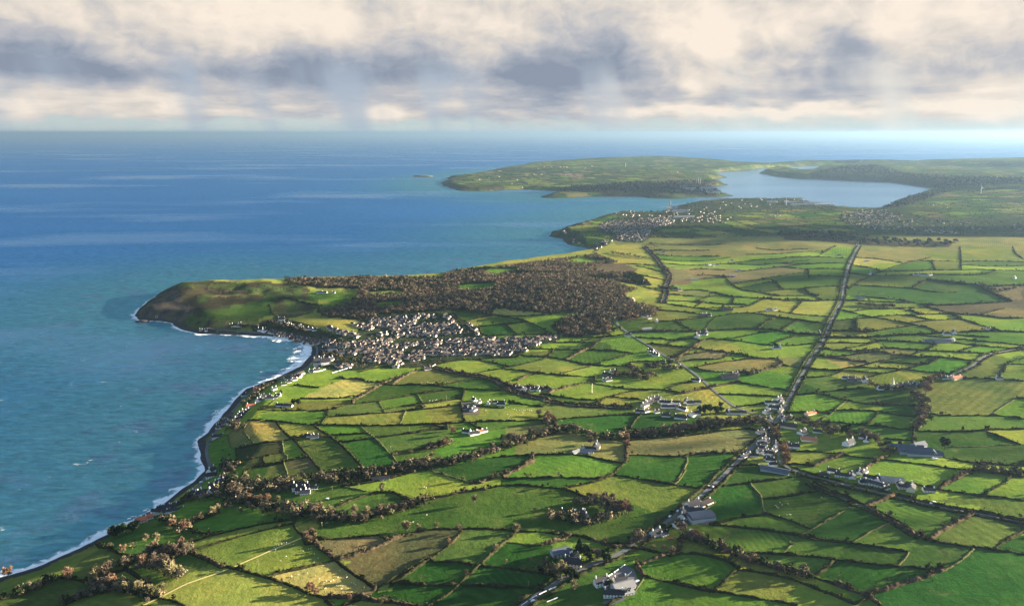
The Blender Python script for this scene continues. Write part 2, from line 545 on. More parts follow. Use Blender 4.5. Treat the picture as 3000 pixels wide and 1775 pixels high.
h 480,1270 650,1240 800,1210 830,1200
h 240,1250 350,1265 550,1270
h 1180,1260 1300,1220 1400,1205
h 2110,1290 2120,1210 2308,1150
h 2130,1210 2308,1215
h 0,270 200,295 400,285 590,300
h 240,355 400,355 560,370
h 200,470 400,460 560,450
h 190,480 230,530 340,580
h 0,180 200,170 450,180 600,190
h 0,240 300,240 600,240
h 340,150 500,65
h 0,580 200,590 400,595 540,590
h 0,765 200,790 400,820
t 0,900 200,920 400,930
h 2200,80 2220,140 2308,200
""")
ROADS = parse("""
@PX
7 560,1447 600,1405 618,1372 606,1338 604,1308 632,1266 668,1222 706,1178 738,1148 790,1128 850,1102 905,1076 928,1045 930,1018 918,1000 893,988 845,981 780,975 718,972 650,968 590,964
7 560,1447 500,1482 420,1526 392,1540
9 2517,721 2497,755 2485,785 2476,815 2470,849 2467,879 2449,912 2430,952 2418,985 2397,1022 2376,1049 2358,1082 2339,1116 2320,1152 2300,1190 2285,1218 2268,1245 2253,1266
8 2253,1266 2231,1287 2199,1314 2172,1341 2145,1368 2110,1403 2083,1427 2054,1453 2015,1484 1973,1515 1940,1540 1906,1565 1887,1576 1820,1622 1700,1668 1647,1696 1582,1738 1530,1775 1470,1815
7 1888,724 1912,745 1930,767 1946,788 1964,809 1955,833 1949,849 1952,858 1943,888
7 1851,888 1830,912 1806,934 1805,946 1821,961 1846,979 1870,994 1906,1015 1943,1040 1973,1055 2003,1070 2034,1094 2064,1119 2100,1150 2137,1182 2164,1197 2199,1209 2240,1222
5 2253,1272 2268,1293 2282,1317 2280,1344 2301,1368 2352,1387 2400,1403 2439,1410 2498,1426 2566,1442 2620,1453 2674,1467 2727,1480 2781,1491 2862,1504 2943,1520 3000,1531 3080,1548
5 1256,1074 1298,1084 1340,1093 1381,1100 1423,1106 1451,1114 1479,1136 1507,1150 1535,1157 1577,1167 1618,1178 1660,1185 1716,1189 1758,1191 1814,1193 1850,1195
6 2785,1100 2816,1088 2846,1076 2870,1052 2901,1037 2937,1030 3000,1020 3080,1005
4 2374,1415 2404,1434 2444,1448 2485,1467 2517,1480 2544,1488 2593,1515 2633,1537 2673,1563 2700,1577
3 1000,1420 1045,1415 1090,1407 1145,1395 1200,1380
""")
SEEDS = parse("""
@T11
olime 600,850
strawlime 500,1250 600,665 1200,620
straw 1300,1150
bright 500,560 60,480
tandark 1600,820 2000,1000
green 1800,620 1450,230
dk 2000,330
lime 2200,150
em 2300,1110 2300,1300
olive 800,100 1200,50
@T10
olive 1200,900 1900,1040
olime 500,1100
ogreen 600,1250
green 1500,700
bright 2300,540
strawlime 2300,1200
@T12
green 900,400 2300,1000
lime 500,150 1500,720
green 1700,560
limegreen 1900,770
ogreen 900,800
em 1400,900 600,1080 1200,1130 300,1300 900,1330 1700,140
bright 1400,60
olime 2200,200
tandark 300,1000
@T13
olime 500,200
em 1000,100 1400,300
dk 1450,90 1900,350
green 1850,170 1600,540 1600,740 2200,830 1900,960 500,720 200,560
bright 900,1050 600,1300
olime 1800,1200
lime 2200,1120 450,880
@T14
green 300,180 600,290 900,700 1200,500 300,880
dk 250,400 1300,980 900,950
em 350,560 1800,1200 600,1150
ogreen 1900,650
lime 1800,380 1300,80 100,1400
limegreen 1750,180 2300,230
emdk 2300,800
@T9
ogreen 400,260
olime 1200,200 250,1050
olive 1900,350 2050,170
limegreen 2400,540 300,480 650,1100 1900,1300 2400,1370
lime 800,500 700,960 1400,1220 1800,1120 1500,60
bright 700,610 1050,640
green 1800,680 1000,780
dk 1700,850 2100,1020 1100,420
em 2300,850 1300,560
strawlime 1100,80 500,60 700,150
@T8
strawolive 450,950 1300,80 1900,60
em 500,1170 1100,1200
dk 1500,1300 2050,300
olime 500,400
strawlime 900,430
lime 1400,450 1500,340 1800,140
limegreen 2050,490
emdk 400,660
green 100,560 1700,1400
@T7
lime 600,90 1000,170 1900,310
strawlime 850,50
olime 1400,90 300,590 900,590 2100,470
olive 400,190 1800,550
green 700,270 900,700 500,690 150,730
limegreen 1500,230 800,400 300,1270
dk 250,290 300,420
em 200,900 1900,690 1500,1300
bright 600,920 1700,1130
strawolive 1400,900
emdk 700,1180
@T6
bright 850,430 1400,570 1550,650
strawor 600,590
strawolive 350,680
strawlime 1000,580 1600,470
em 1650,850
ogreen 1200,800 1600,350 2000,580 2200,680
tan 1100,960
dkolive 550,820 500,920
olive 700,880 1200,300
dk 600,1080 2100,180
lime 2300,440 1050,150 900,40 1700,20
straw 1300,200
green 2100,300 2200,850
@T2
green 1100,600 1400,640 1700,720 2200,980 2400,880
em 1400,730
straw 1500,560
lime 1800,610 150,1090 300,1150 800,1100
dk 2000,880 2000,960
@T3
lime 1000,570 1300,590 1000,620 1400,640 750,980 1050,1000 1500,1000 1900,1100
olime 900,660
strawlime 1900,640 2250,660 1300,1030 650,310 700,355
olive 850,740 900,1070
dk 1600,790 1150,820 1900,820 2200,850 650,840 1700,460
limegreen 400,1000 750,920 1400,920 1300,450
green 250,1120
bright 1850,940 1900,1300
tan 1200,1130 1000,320
strawolive 1600,1200 2100,1180
heath 950,420
@T4
strawolive 1000,150 750,1140
olime 1550,160 1950,160 1050,770
straw 750,230
lime 1000,250 900,720 1400,760 600,980 1600,1050 1000,1220 900,1290 300,1310
green 300,430 200,850 1750,400 1100,960 2250,1130
limegreen 400,320 2100,830
strawlime 300,640 1200,1320 600,1310
ogreen 1000,420
dk 1000,520 1550,470 1200,1165
heath 1900,690
tan 2150,700 2200,540
olive 900,820 1500,840 1850,1310
dkolive 600,830
bright 1000,1010 1900,1080 2150,990 1600,1220
strawor 500,1200
olime 2200,1350
""")
PAL0 = dict(lime=(.20, .255, .022), olime=(.185, .205, .030), limegreen=(.13, .235, .020), strawlime=(.27, .265, .045), straw=(.36, .30, .085), strawor=(.40, .28, .075),
           strawolive=(.235, .205, .06), olive=(.15, .165, .032), ogreen=(.11, .155, .026), green=(.075, .165, .020), bright=(.085, .225, .016), em=(.040, .135, .017),
           emdk=(.030, .105, .016), dk=(.055, .115, .020), dkolive=(.085, .10, .026), tan=(.22, .17, .07), tandark=(.15, .125, .05), heath=(.15, .105, .06),
           headturf=(.090, .118, .030), gorse=(.075, .058, .032), shingle=(.040, .040, .042), garden=(.055, .07, .03), wood=(.075, .062, .035), plough=(.30, .17, .12), rock=(.05, .046, .042))
# regions that are not grass (photo pixels): cliffs and gorse of the headland, wood floors, gardens; one far wood stands in for a shaded slope
ZONES = parse("""
@T1
headturf 150,500 200,440 330,300 500,190 900,140 1250,170 1650,170 1900,260 1960,400 1700,520 1480,480 1300,560 1050,640 700,640 560,560
rock 150,470 230,440 330,330 450,240 560,200 600,240 700,300 690,400 760,450 640,500 620,560 400,540 270,530
gorse 560,190 700,230 830,190 1000,230 1280,240 1270,290 1080,280 850,280 760,300 650,260
gorse 850,320 1000,290 1100,330 1030,390 900,350
gorse 700,400 900,330 1000,390 860,470 740,500
gorse 1060,300 1250,300 1430,280 1420,320 1150,380 1060,360
gorse 830,210 1100,230 1290,245 1270,285 1000,270 880,265
gorse 560,230 700,200 780,330 640,380 600,300
dk 1080,420 1400,330 1560,300 1480,400 1500,480 1200,520 900,520 760,460
garden 1280,640 1400,540 1560,500 1900,600 2300,700 2509,760 2509,1000 2100,1040 1920,1000 1930,850 1700,720 1400,650
wood 1620,128 2509,110 2509,215 2100,215 1900,200 1650,170
wood 1930,430 2150,350 2509,270 2509,520 2020,500
@T2
garden 0,620 400,560 900,560 1010,640 1180,690 1200,790 1500,800 1980,750 1960,830 1640,920 1560,990 1000,1010 640,1090 300,1110 0,1030
wood 0,230 420,210 800,225 900,160 1500,100 2000,40 2200,10 2330,-10 2560,80 2720,190 2880,290 2640,360 2600,410 2760,480 2960,530 2900,580 2760,600 2640,640 2500,620 2300,570 2100,560 1850,570 1340,510 1290,580 900,530 400,560 0,600
wood 1900,680 2050,600 2350,560 2509,590 2450,770 2000,790
@T2
bright 950,335 1000,285 1100,268 1340,262 1360,300 1210,345
bright 1230,150 1330,122 1560,122 1560,155 1380,190 1250,185
limegreen 90,350 420,335 450,375 110,390
green 160,460 410,440 450,495 180,505
limegreen 2000,60 2200,10 2330,40 2420,60 2250,85 2100,75
@T1
limegreen 1860,240 2060,262 2330,280 2330,320 2080,350 1900,330
green 1900,385 2100,350 2330,335 2200,390 2000,430
@F5
wood 1130,370 1330,360 1500,410 1840,430 2509,380 2509,340 1900,330 1480,290 1300,240 1000,250 760,310 800,350
wood 1360,570 1560,500 1840,435 1900,450 1640,540 1420,600
wood 480,800 900,790 1150,820 1600,850 1960,860 1900,900 1200,890 560,840
garden 1000,640 1340,590 1950,690 2509,680 2509,780 2000,790 1200,760 1000,690
garden 0,510 640,505 900,560 1020,590 640,590 300,600 0,640
@F4
heath 1470,1085 1600,1035 1750,1035 1860,1080 1830,1115 1700,1125 1560,1115
olime 1640,1172 1800,1195 2030,1238 2010,1262 1800,1245 1655,1198
garden 1560,720 1830,600 2200,560 2509,510 2509,720 2060,760 1900,870 1700,860 1560,770
garden 1150,820 1280,750 1450,880 1650,860 1500,950 1470,900 1290,870
wood 1240,430 1800,380 2200,370 2509,360 2509,490 1950,500 1600,490 1450,450 1230,450
gorse 270,400 350,430 600,440 780,430 770,410 400,400 300,370
plough 1150,305 1420,305 1400,340 1280,320
olime 920,340 1080,345 1160,380 1100,400 980,390 910,360
""")
TW = dict(green=(1.2, .96, 1.0), bright=(1.25, .95, 1.0), em=(1.0, .86, .9), emdk=(1.0, .86, .9), dk=(1.0, .92, .9), limegreen=(1.25, 1.12, 1), lime=(1.12, 1.12, 1), olime=(1.1, 1.1, 1), straw=(1.25, 1.2, .95), strawor=(1.3, 1.2, .95), strawlime=(1.12, 1.1, .9))
_PAL = {k: ((v[0] * .50 * TW.get(k, (1, 1, 1))[0], v[1] * .57 * TW.get(k, (1, 1, 1))[1], v[2] * .52 * TW.get(k, (1, 1, 1))[2]) if k not in ('rock', 'shingle') else v) for k, v in PAL0.items()}

PAL = {k: tuple(c * .90 + .10 * (.3 * v[0] + .6 * v[1] + .1 * v[2]) for c in v) for k, v in _PAL.items()}      # a little duller, as winter grass is
# ------------------------------------------------------------------ node helpers
def new_mat(name):
    m = bpy.data.materials.new(name); m.use_nodes = True
    nt = m.node_tree; nt.nodes.clear()
    out = nt.nodes.new('ShaderNodeOutputMaterial'); b = nt.nodes.new('ShaderNodeBsdfPrincipled')
    nt.links.new(b.outputs[0], out.inputs[0])
    b.inputs['Specular IOR Level'].default_value = 0.0; b.inputs['Roughness'].default_value = 0.9
    return m, nt, b
class N:
    """small wrapper to write node graphs as expressions"""
    def __init__(s, nt): s.nt = nt
    def set(s, sock, v):
        if hasattr(v, 'node'): s.nt.links.new(v, sock)
        else:
            try: sock.default_value = v
            except Exception: sock.default_value = (*v, 1.0)
    def math(s, op, a, b=None, c=None, clamp=False):
        n = s.nt.nodes.new('ShaderNodeMath'); n.operation = op; n.use_clamp = clamp
        s.set(n.inputs[0], a)
        if b is not None: s.set(n.inputs[1], b)
        if c is not None: s.set(n.inputs[2], c)
        return n.outputs[0]
    def noise(s, vec, scale, detail=3, rough=0.5, dist=0.0, out='Fac'):
        n = s.nt.nodes.new('ShaderNodeTexNoise'); s.set(n.inputs['Vector'], vec)
        n.inputs['Scale'].default_value = scale; n.inputs['Detail'].default_value = detail
        n.inputs['Roughness'].default_value = rough; n.inputs['Distortion'].default_value = dist
        return n.outputs[out]
    def ramp(s, fac, stops, interp='LINEAR'):
        n = s.nt.nodes.new('ShaderNodeValToRGB'); s.set(n.inputs[0], fac); cr = n.color_ramp; cr.interpolation = interp
        while len(cr.elements) < len(stops): cr.elements.new(0.5)
        for e, (p, c) in zip(cr.elements, stops):
            e.position = p; e.color = (*c, 1.0) if len(c) == 3 else c
        return n.outputs[0]
    def mix(s, fac, a, b, blend='MIX'):
        n = s.nt.nodes.new('ShaderNodeMix'); n.data_type = 'RGBA'; n.blend_type = blend
        s.set(n.inputs[0], fac); s.set(n.inputs[6], a); s.set(n.inputs[7], b)
        return n.outputs[2]
    def maprange(s, v, a, b, c=0.0, d=1.0, smooth=True):
        n = s.nt.nodes.new('ShaderNodeMapRange'); n.interpolation_type = 'SMOOTHSTEP' if smooth else 'LINEAR'
        s.set(n.inputs[0], v)
        for i, q in enumerate((a, b, c, d)): n.inputs[i + 1].default_value = q
        return n.outputs[0]
    def attr(s, name, out='Color'):
        n = s.nt.nodes.new('ShaderNodeAttribute'); n.attribute_name = name; return n.outputs[out]
    def pos(s): return s.nt.nodes.new('ShaderNodeNewGeometry').outputs['Position']
    def objrand(s): return s.nt.nodes.new('ShaderNodeObjectInfo').outputs['Random']
    def vmul(s, v, k):
        n = s.nt.nodes.new('ShaderNodeVectorMath'); n.operation = 'MULTIPLY'; s.set(n.inputs[0], v); n.inputs[1].default_value = k
        return n.outputs[0]
    def bump(s, h, strength, dist):
        n = s.nt.nodes.new('ShaderNodeBump'); n.inputs['Strength'].default_value = strength; n.inputs['Distance'].default_value = dist
        s.set(n.inputs['Height'], h); return n.outputs[0]
    def hsv(s, col, h=0.5, sat=1.0, v=1.0):
        n = s.nt.nodes.new('ShaderNodeHueSaturation'); s.set(n.inputs['Hue'], h); s.set(n.inputs['Saturation'], sat); s.set(n.inputs['Value'], v)
        s.set(n.inputs['Color'], col); return n.outputs[0]
def simple(name, col, rough=0.9, spec=0.1, var=0.25, scale=0.5, metal=0.0, rnd=0.0):
    m, nt, b = new_mat(name); n = N(nt)
    k = n.noise(n.pos(), scale, 3, 0.6)
    f = n.math('MULTIPLY_ADD', k, 2 * var, 1 - var)
    if rnd: f = n.math('MULTIPLY', f, n.math('MULTIPLY_ADD', n.objrand(), 2 * rnd, 1 - rnd))
    n.set(b.inputs['Base Color'], n.hsv(col, v=f))
    b.inputs['Roughness'].default_value = rough; b.inputs['Specular IOR Level'].default_value = spec; b.inputs['Metallic'].default_value = metal
    return m
# ------------------------------------------------------------------ mesh helpers
def mesh_np(name, V, Fq, mat=None, smooth=False, tri=False):
    """mesh from numpy arrays of vertices and faces that all have the same corner count"""
    V = np.asarray(V, np.float32); Fq = np.asarray(Fq, np.int32); k = Fq.shape[1]
    me = bpy.data.meshes.new(name)
    me.vertices.add(len(V)); me.vertices.foreach_set('co', V.ravel())
    me.loops.add(Fq.size); me.loops.foreach_set('vertex_index', Fq.ravel())
    me.polygons.add(len(Fq)); me.polygons.foreach_set('loop_start', np.arange(0, Fq.size, k, dtype=np.int32))
    me.update(calc_edges=True)
    if smooth: me.polygons.foreach_set('use_smooth', np.ones(len(Fq), bool))
    if mat: me.materials.append(mat)
    me.validate(); return me
def vcol(me, name, C):
    a = me.color_attributes.new(name, 'FLOAT_COLOR', 'POINT')
    C = np.concatenate([C, np.ones((len(C), 1))], 1) if C.shape[1] == 3 else C
    a.data.foreach_set('color', np.asarray(C, np.float32).ravel())
def vflt(me, name, A):
    a = me.attributes.new(name, 'FLOAT', 'POINT'); a.data.foreach_set('value', np.asarray(A, np.float32).ravel())
def link(name, me, parent=None, **props):
    o = bpy.data.objects.new(name, me); COL.objects.link(o)
    if parent is not None: o.parent = parent
    for k, v in props.items(): o[k] = v
    return o
def empty(name, loc=(0, 0, 0), rz=0.0, **props):
    o = bpy.data.objects.new(name, None); COL.objects.link(o); o.location = loc; o.rotation_euler = (0, 0, rz); o.empty_display_size = 1
    for k, v in props.items(): o[k] = v
    return o
# ------------------------------------------------------------------ plan of the fields: flood fill between hedges
FX0, FX1, FY0, FY1, FC = -1500.0, 2700.0, 380.0, 3650.0, 5.0
FNX, FNY = int((FX1 - FX0) / FC), int((FY1 - FY0) / FC)
def resample(w, step):
    w = np.asarray(w, float); seg = np.hypot(*np.diff(w, axis=0).T); s = np.concatenate([[0], np.cumsum(seg)])
    n = max(2, int(math.ceil(s[-1] / step)) + 1); q = np.linspace(0, s[-1], n)
    return np.stack([np.interp(q, s, w[:, 0]), np.interp(q, s, w[:, 1])], 1)
def smooth_line(w, it=2):
    w = np.asarray(w, float)
    for _ in range(it):          # corner cutting keeps the ends
        a = w[:-1] * .75 + w[1:] * .25; b = w[:-1] * .25 + w[1:] * .75
        m = np.empty((2 * len(a), 2)); m[0::2] = a; m[1::2] = b
        w = np.vstack([w[:1], m, w[-1:]])
    return w
def world_line(pp):
    w = ground([p[0] for p in pp], [p[1] for p in pp])
    return w
HL = []
for kind, pp in HEDGES:
    HL.append((kind, smooth_line(world_line(pp), 2), pp))
RL = []
for wd, pp in ROADS:
    RL.append((float(wd), smooth_line(world_line(pp), 3)))
# join loose hedge ends to the next hedge or road
ALLP = [resample(w, 4.0) for _, w, _ in HL] + [resample(w, 4.0) for _, w in RL]
for i_ in range(len(HL)):
    k_, w, pp = HL[i_]
    for e in (0, -1):
        q = w[e]; tol = max(34.0, 13.0 * np.hypot(*q) / F * 1.6); best = None
        inner = w[min(6, len(w) - 1)] if e == 0 else w[max(-7, -len(w))]
        for j_, o in enumerate(ALLP):
            if j_ == i_: continue
            dd_ = np.hypot(*(o - q).T); m_ = dd_.argmin()
            if 2 < dd_[m_] < tol and (best is None or dd_[m_] < best[0]) and ((o[m_] - q) @ (q - inner)) > -.35 * dd_[m_] * np.hypot(*(q - inner)): best = (dd_[m_], o[m_])
            if dd_[m_] <= 2: best = None; break
        if best is not None: w = np.vstack([best[1][None], w]) if e == 0 else np.vstack([w, best[1][None]])
    HL[i_] = (k_, w, pp)
wall = np.zeros((FNX, FNY), bool)
def stamp(w, ext=14):
    w = np.asarray(w)
    a = w[0] + (w[0] - w[1]) / (np.hypot(*(w[0] - w[1])) + 1e-9) * ext; b = w[-1] + (w[-1] - w[-2]) / (np.hypot(*(w[-1] - w[-2])) + 1e-9) * ext
    q = resample(np.vstack([a, w, b]), 2.0)
    i = ((q[:, 0] - FX0) / FC).astype(int); j = ((q[:, 1] - FY0) / FC).astype(int)
    ok = (i >= 0) & (j >= 0) & (i < FNX) & (j < FNY); wall[i[ok], j[ok]] = True
for _, w, _ in HL: stamp(w)
for _, w in RL: stamp(w, 2)
# where the fields run out of sight: close them off a little past the edge of the view
stamp(world_line([(-25, v) for v in range(1000, 1815, 20)]), 0); stamp(world_line([(3025, v) for v in range(560, 1815, 15)]), 0); stamp(world_line([(u, 1800) for u in range(-25, 3040, 40)]), 0)
fxc = FX0 + (np.arange(FNX) + .5) * FC; fyc = FY0 + (np.arange(FNY) + .5) * FC
FXX, FYY = np.meshgrid(fxc, fyc, indexing='ij')
FD = shore(FXX, FYY)
wall |= FD < 6
# watershed of the distance to the nearest hedge: fields part at their narrow necks even where a hedge has a gap
DT = np.full((FNX, FNY), 60, np.int16); DT[wall] = 0; front = wall.copy()
for k in range(1, 60):
    g = front.copy(); g[1:] |= front[:-1]; g[:-1] |= front[1:]; g[:, 1:] |= front[:, :-1]; g[:, :-1] |= front[:, 1:]
    if k % 2 == 0:
        g[1:, 1:] |= front[:-1, :-1]; g[:-1, :-1] |= front[1:, 1:]; g[1:, :-1] |= front[:-1, 1:]; g[:-1, 1:] |= front[1:, :-1]
    DT[g & ~front] = k; front = g
    if front.all(): break
W_ = FNY + 2
dp = np.zeros((FNX + 2, W_), np.int16); dp[1:-1, 1:-1] = DT; dpl = dp.ravel().tolist()
order = np.argsort(-dp.ravel(), kind='stable'); order = order[dp.ravel()[order] > 0].tolist()
root = {}; peak = {}; L = [0] * len(dpl); nxt = 0
def find(a):
    while root[a] != a:
        root[a] = root[root[a]]; a = root[a]
    return a
for c in order:
    d = dpl[c]; nb = []
    for q in (c - 1, c + 1, c - W_, c + W_):
        if L[q]:
            r_ = find(L[q])
            if r_ not in nb: nb.append(r_)
    if not nb:
        nxt += 1; root[nxt] = nxt; peak[nxt] = d; L[c] = nxt; continue
    nb.sort(key=lambda r_: -peak[r_]); m0 = nb[0]; L[c] = m0
    for r_ in nb[1:]:
        if d >= .62 * peak[r_] or peak[r_] <= 2:
            root[r_] = m0
seen_ = {}; out_ = np.zeros(len(dpl), np.int32)
for c in order:
    r_ = find(L[c]); out_[c] = seen_.setdefault(r_, len(seen_) + 1)
nlab = len(seen_); lab = out_.reshape(FNX + 2, W_)[1:-1, 1:-1].copy(); lab[wall] = -1; del L, dpl, order, root
names = list(PAL)
import heapq
sd_ = []
for w, pp in SEEDS:
    for x, y in ground([p[0] for p in pp], [p[1] for p in pp]):
        i, j = int((x - FX0) / FC), int((y - FY0) / FC)
        if 0 <= i < FNX and 0 <= j < FNY and lab[i, j] > 0: sd_.append((i, j, names.index(w)))
cls = [-1] * (nlab + 1)
byb = {}
for i, j, c_ in sd_: byb.setdefault(lab[i, j], []).append((i, j, c_))
heap = []; Ll = lab.tolist(); D_ = DT.tolist(); multi = set()
for bsn, ss in byb.items():
    cls[bsn] = ss[0][2]
    if len(ss) > 1:
        multi.add(bsn)
        own = {}
        for i, j, c_ in ss:
            if c_ not in own: cls.append(c_); own[c_] = len(cls) - 1
            heap.append((0.0, i, j, own[c_], bsn))
heapq.heapify(heap)
while heap:                       # several known fields in one basin: each grows until they meet
    c_, i, j, k_, bsn = heapq.heappop(heap)
    if Ll[i][j] != bsn: continue
    Ll[i][j] = k_
    for a_, b_ in ((i - 1, j), (i + 1, j), (i, j - 1), (i, j + 1)):
        if 0 <= a_ < FNX and 0 <= b_ < FNY and Ll[a_][b_] == bsn: heapq.heappush(heap, (c_ + 1.0 / D_[a_][b_] ** 1.6, a_, b_, k_, bsn))
lab = np.array(Ll, np.int32); del Ll, D_; nlab = len(cls) - 1; cls = np.array(cls)
for _ in range(6):               # give the strips under the hedges to a neighbour
    m = lab == -1
    for sh, ax in ((1, 0), (-1, 0), (1, 1), (-1, 1)):
        r = np.roll(lab, sh, ax); t = m & (lab == -1) & (r > 0); lab[t] = r[t]
lab[lab < 0] = 0
r2 = np.random.default_rng(11)
for k in range(1, nlab + 1):
    if cls[k] < 0: cls[k] = names.index(r2.choice(['lime', 'olime', 'limegreen', 'green', 'ogreen', 'olive', 'strawlime', 'bright', 'strawolive'], p=[.2, .15, .15, .15, .1, .08, .07, .05, .05]))
cls[0] = names.index('olime')
palv = np.array([PAL[n] for n in names])
tint = r2.normal(0, 0.07, (nlab + 1, 1)) + r2.normal(0, 0.035, (nlab + 1, 3)); tint = np.clip(1 + tint, .75, 1.3)
FIELD = palv[cls] * tint           # colour per field
FCLS = cls
def in_poly(X, Y, poly):
    ins = np.zeros(X.shape, bool); A = np.asarray(poly); B = np.roll(A, -1, 0)
    for (ax, ay), (bx, by) in zip(A, B):
        c = (ay > Y) != (by > Y)
        if c.any():
            ins[c] ^= X[c] < ax + (Y[c] - ay) / (by - ay + 1e-12) * (bx - ax)
    return ins
ZP = [(w, world_line(pp)) for w, pp in ZONES]
# far patchwork, beyond the traced hedges
def far_fields(X, Y):
    ang = 0.35; wx = X + 160 * fbm(X / 900, Y / 900 + 4, 2); wy = Y + 160 * fbm(X / 900 + 9, Y / 900, 2)
    a = (wx * math.cos(ang) + wy * math.sin(ang)) / 210.0; b = (-wx * math.sin(ang) + wy * math.cos(ang)) / 150.0
    row = np.floor(b).astype(int); a = a + _T[row & 255, 7] * 2.0
    ca = np.floor(a).astype(int)
    fa = a - ca; fb = b - row
    split = _T[ca & 255, (row + 31) & 255] > .55
    sub = np.where(split, (fa > .5).astype(int), 0)
    idx = (ca * 7 + row * 13 + sub * 91)
    edge = np.minimum(np.minimum(fa, 1 - fa) * 210, np.minimum(fb, 1 - fb) * 150)
    edge = np.where(split, np.minimum(edge, np.abs(fa - .5) * 210), edge)
    return idx, edge
FARPAL = palv[[names.index(n) for n in ('lime', 'olime', 'limegreen', 'green', 'ogreen', 'olive', 'strawlime', 'green', 'em', 'ogreen', 'strawolive', 'dk', 'dk', 'ogreen', 'tan')]]
def ground_colour(X, Y):
    C = np.zeros(X.shape + (3,))
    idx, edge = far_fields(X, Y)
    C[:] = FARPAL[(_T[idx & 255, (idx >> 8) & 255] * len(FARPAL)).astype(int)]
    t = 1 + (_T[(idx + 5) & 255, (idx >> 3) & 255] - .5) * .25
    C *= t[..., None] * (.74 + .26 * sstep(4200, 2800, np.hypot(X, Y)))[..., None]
    i = ((X - FX0) / FC).astype(int); j = ((Y - FY0) / FC).astype(int)
    near = (i >= 0) & (j >= 0) & (i < FNX) & (j < FNY)
    lb = np.zeros(X.shape, int); lb[near] = lab[i[near], j[near]]
    pu, pv = project(X, np.maximum(Y, 60.0), hgt(X, Y)); use = near & (lb > 0) & (Y < 3400) & (pu > -20) & (pu < 3020) & (pv < 1798)      # beyond the traced fields the same patchwork simply carries on
    C[use] = FIELD[lb[use]]
    nx = X + 14 * fbm(X / 26, Y / 26, 2); ny = Y + 14 * fbm(X / 26 + 40, Y / 26, 2)
    for w, poly in ZP:
        lo = poly.min(0) - 30; hi = poly.max(0) + 30
        m = (X > lo[0]) & (Y > lo[1]) & (X < hi[0]) & (Y < hi[1])
        if not m.any(): continue
        ins = np.zeros(X.shape, bool); ins[m] = in_poly(nx[m], ny[m], poly)
        C[ins] = PAL[w]
        if w == 'headturf':
            q_ = fbm(X / 48 + 9, Y / 30, 4); C[ins & (q_ > .17)] = PAL['gorse']; C[ins & (q_ < -.30)] = (.10, .085, .04)
        if w == 'rock':
            q_ = fbm(X / 22 + 9, Y / 22, 3); C[ins & (q_ > .12)] = (.075, .062, .040); C[ins & (q_ < -.2)] = (.03, .028, .026)
    return C, edge, use
# ------------------------------------------------------------------ land
AZ = np.concatenate([np.arange(-58, -38.5, .5), np.arange(-38.5, 38.5, .072), np.arange(38.5, 75, .5)])
DEP = np.arange(46, 2.6, -.072)
RAD = [430.0]
hz0 = CAMZ - 90
for d in DEP:
    r = hz0 / math.tan(R(d))
    if r > RAD[-1]: RAD.append(r)
fine = [RAD[0]]
for r in RAD[1:]:
    k = max(1, int(math.ceil((r - fine[-1]) / 26.0)))
    a = fine[-1]
    for q in range(1, k + 1): fine.append(a + (r - a) * q / k)
while fine[-1] < 18000: fine.append(fine[-1] + 45)
RAD = np.array([120, 220, 300, 350, 390] + fine)
def polar_mesh(keep, name):
    A, Rr = np.meshgrid(np.radians(AZ), RAD, indexing='ij')
    X = np.sin(A) * Rr; Y = np.cos(A) * Rr
    n0, n1 = X.shape
    id_ = np.arange(n0 * n1).reshape(n0, n1)
    q = np.stack([id_[:-1, :-1], id_[1:, :-1], id_[1:, 1:], id_[:-1, 1:]], -1).reshape(-1, 4)
    K = keep(X, Y).ravel()
    q = q[K[q].any(1)]
    used = np.zeros(n0 * n1, bool); used[q] = True
    remap = np.cumsum(used) - 1
    return X.ravel()[used], Y.ravel()[used], remap[q]
X, Y, Q = polar_mesh(lambda x, y: shore(x, y) > -12, 'g')
Z = hgt(X, Y); D = shore(X, Y)
C, edge, use = ground_colour(X, Y)
# wet shingle and rock along the water
wob = D + 5 * fbm(X / 18, Y / 18, 2)
bay = np.exp(-(((X - flat(880, 1020)[0]) ** 2 + (Y - flat(880, 1020)[1]) ** 2) / (2 * 190 ** 2)))
bw = 11 + 16 * bay
C[wob < bw] = PAL['shingle']
far_line = (~use) & (edge < 6 + np.hypot(X, Y) / 1400) & (D > 40)
C[far_line] = (.028, .036, .018)
blot = (~use) & (fbm(X / 330 + 5, Y / 210, 3) > .30); C[blot] = (.032, .042, .020)
# grass wear: broad soft patches
pat = fbm(X / 90 + 2, Y / 90, 3); pat2 = fbm(X / 28, Y / 28 + 7, 3)
g = (C[:, 1] > C[:, 2] * 2.2)
C[g] *= np.clip(1 + .22 * pat[g] + .16 * pat2[g], .6, 1.5)[:, None]
warm = np.clip(pat[g] * 1.0 + pat2[g] * .5, -.3, .6)
C[g, 0] *= 1 + .35 * warm
C = np.clip(C, .004, .8)
m, nt, b = new_mat('meadow_and_shore'); n = N(nt)
base = n.attr('field_colour')
k1 = n.noise(n.pos(), .11, 4, .62); k2 = n.noise(n.vmul(n.pos(), (.02, .06, .05)), 1.0, 3, .6)
f = n.math('ADD', n.math('MULTIPLY_ADD', k1, .85, .57), n.math('MULTIPLY_ADD', k2, .45, -.22))
k3 = n.maprange(n.noise(n.vmul(n.pos(), (.028, .045, .03)), 1.0, 6, .68, .4), .54, .72)
base = n.mix(n.math('MULTIPLY', k3, .42), base, n.mix(.55, base, (.17, .14, .055)))
st_ = n.math('SINE', n.math('MULTIPLY', n.attr('row_phase', 'Fac'), 1.0))
f = n.math('ADD', f, n.math('MULTIPLY', n.math('MULTIPLY', st_, n.attr('row_strength', 'Fac')), n.maprange(k2, .35, .6)))
n.set(b.inputs['Base Color'], n.hsv(base, v=f))
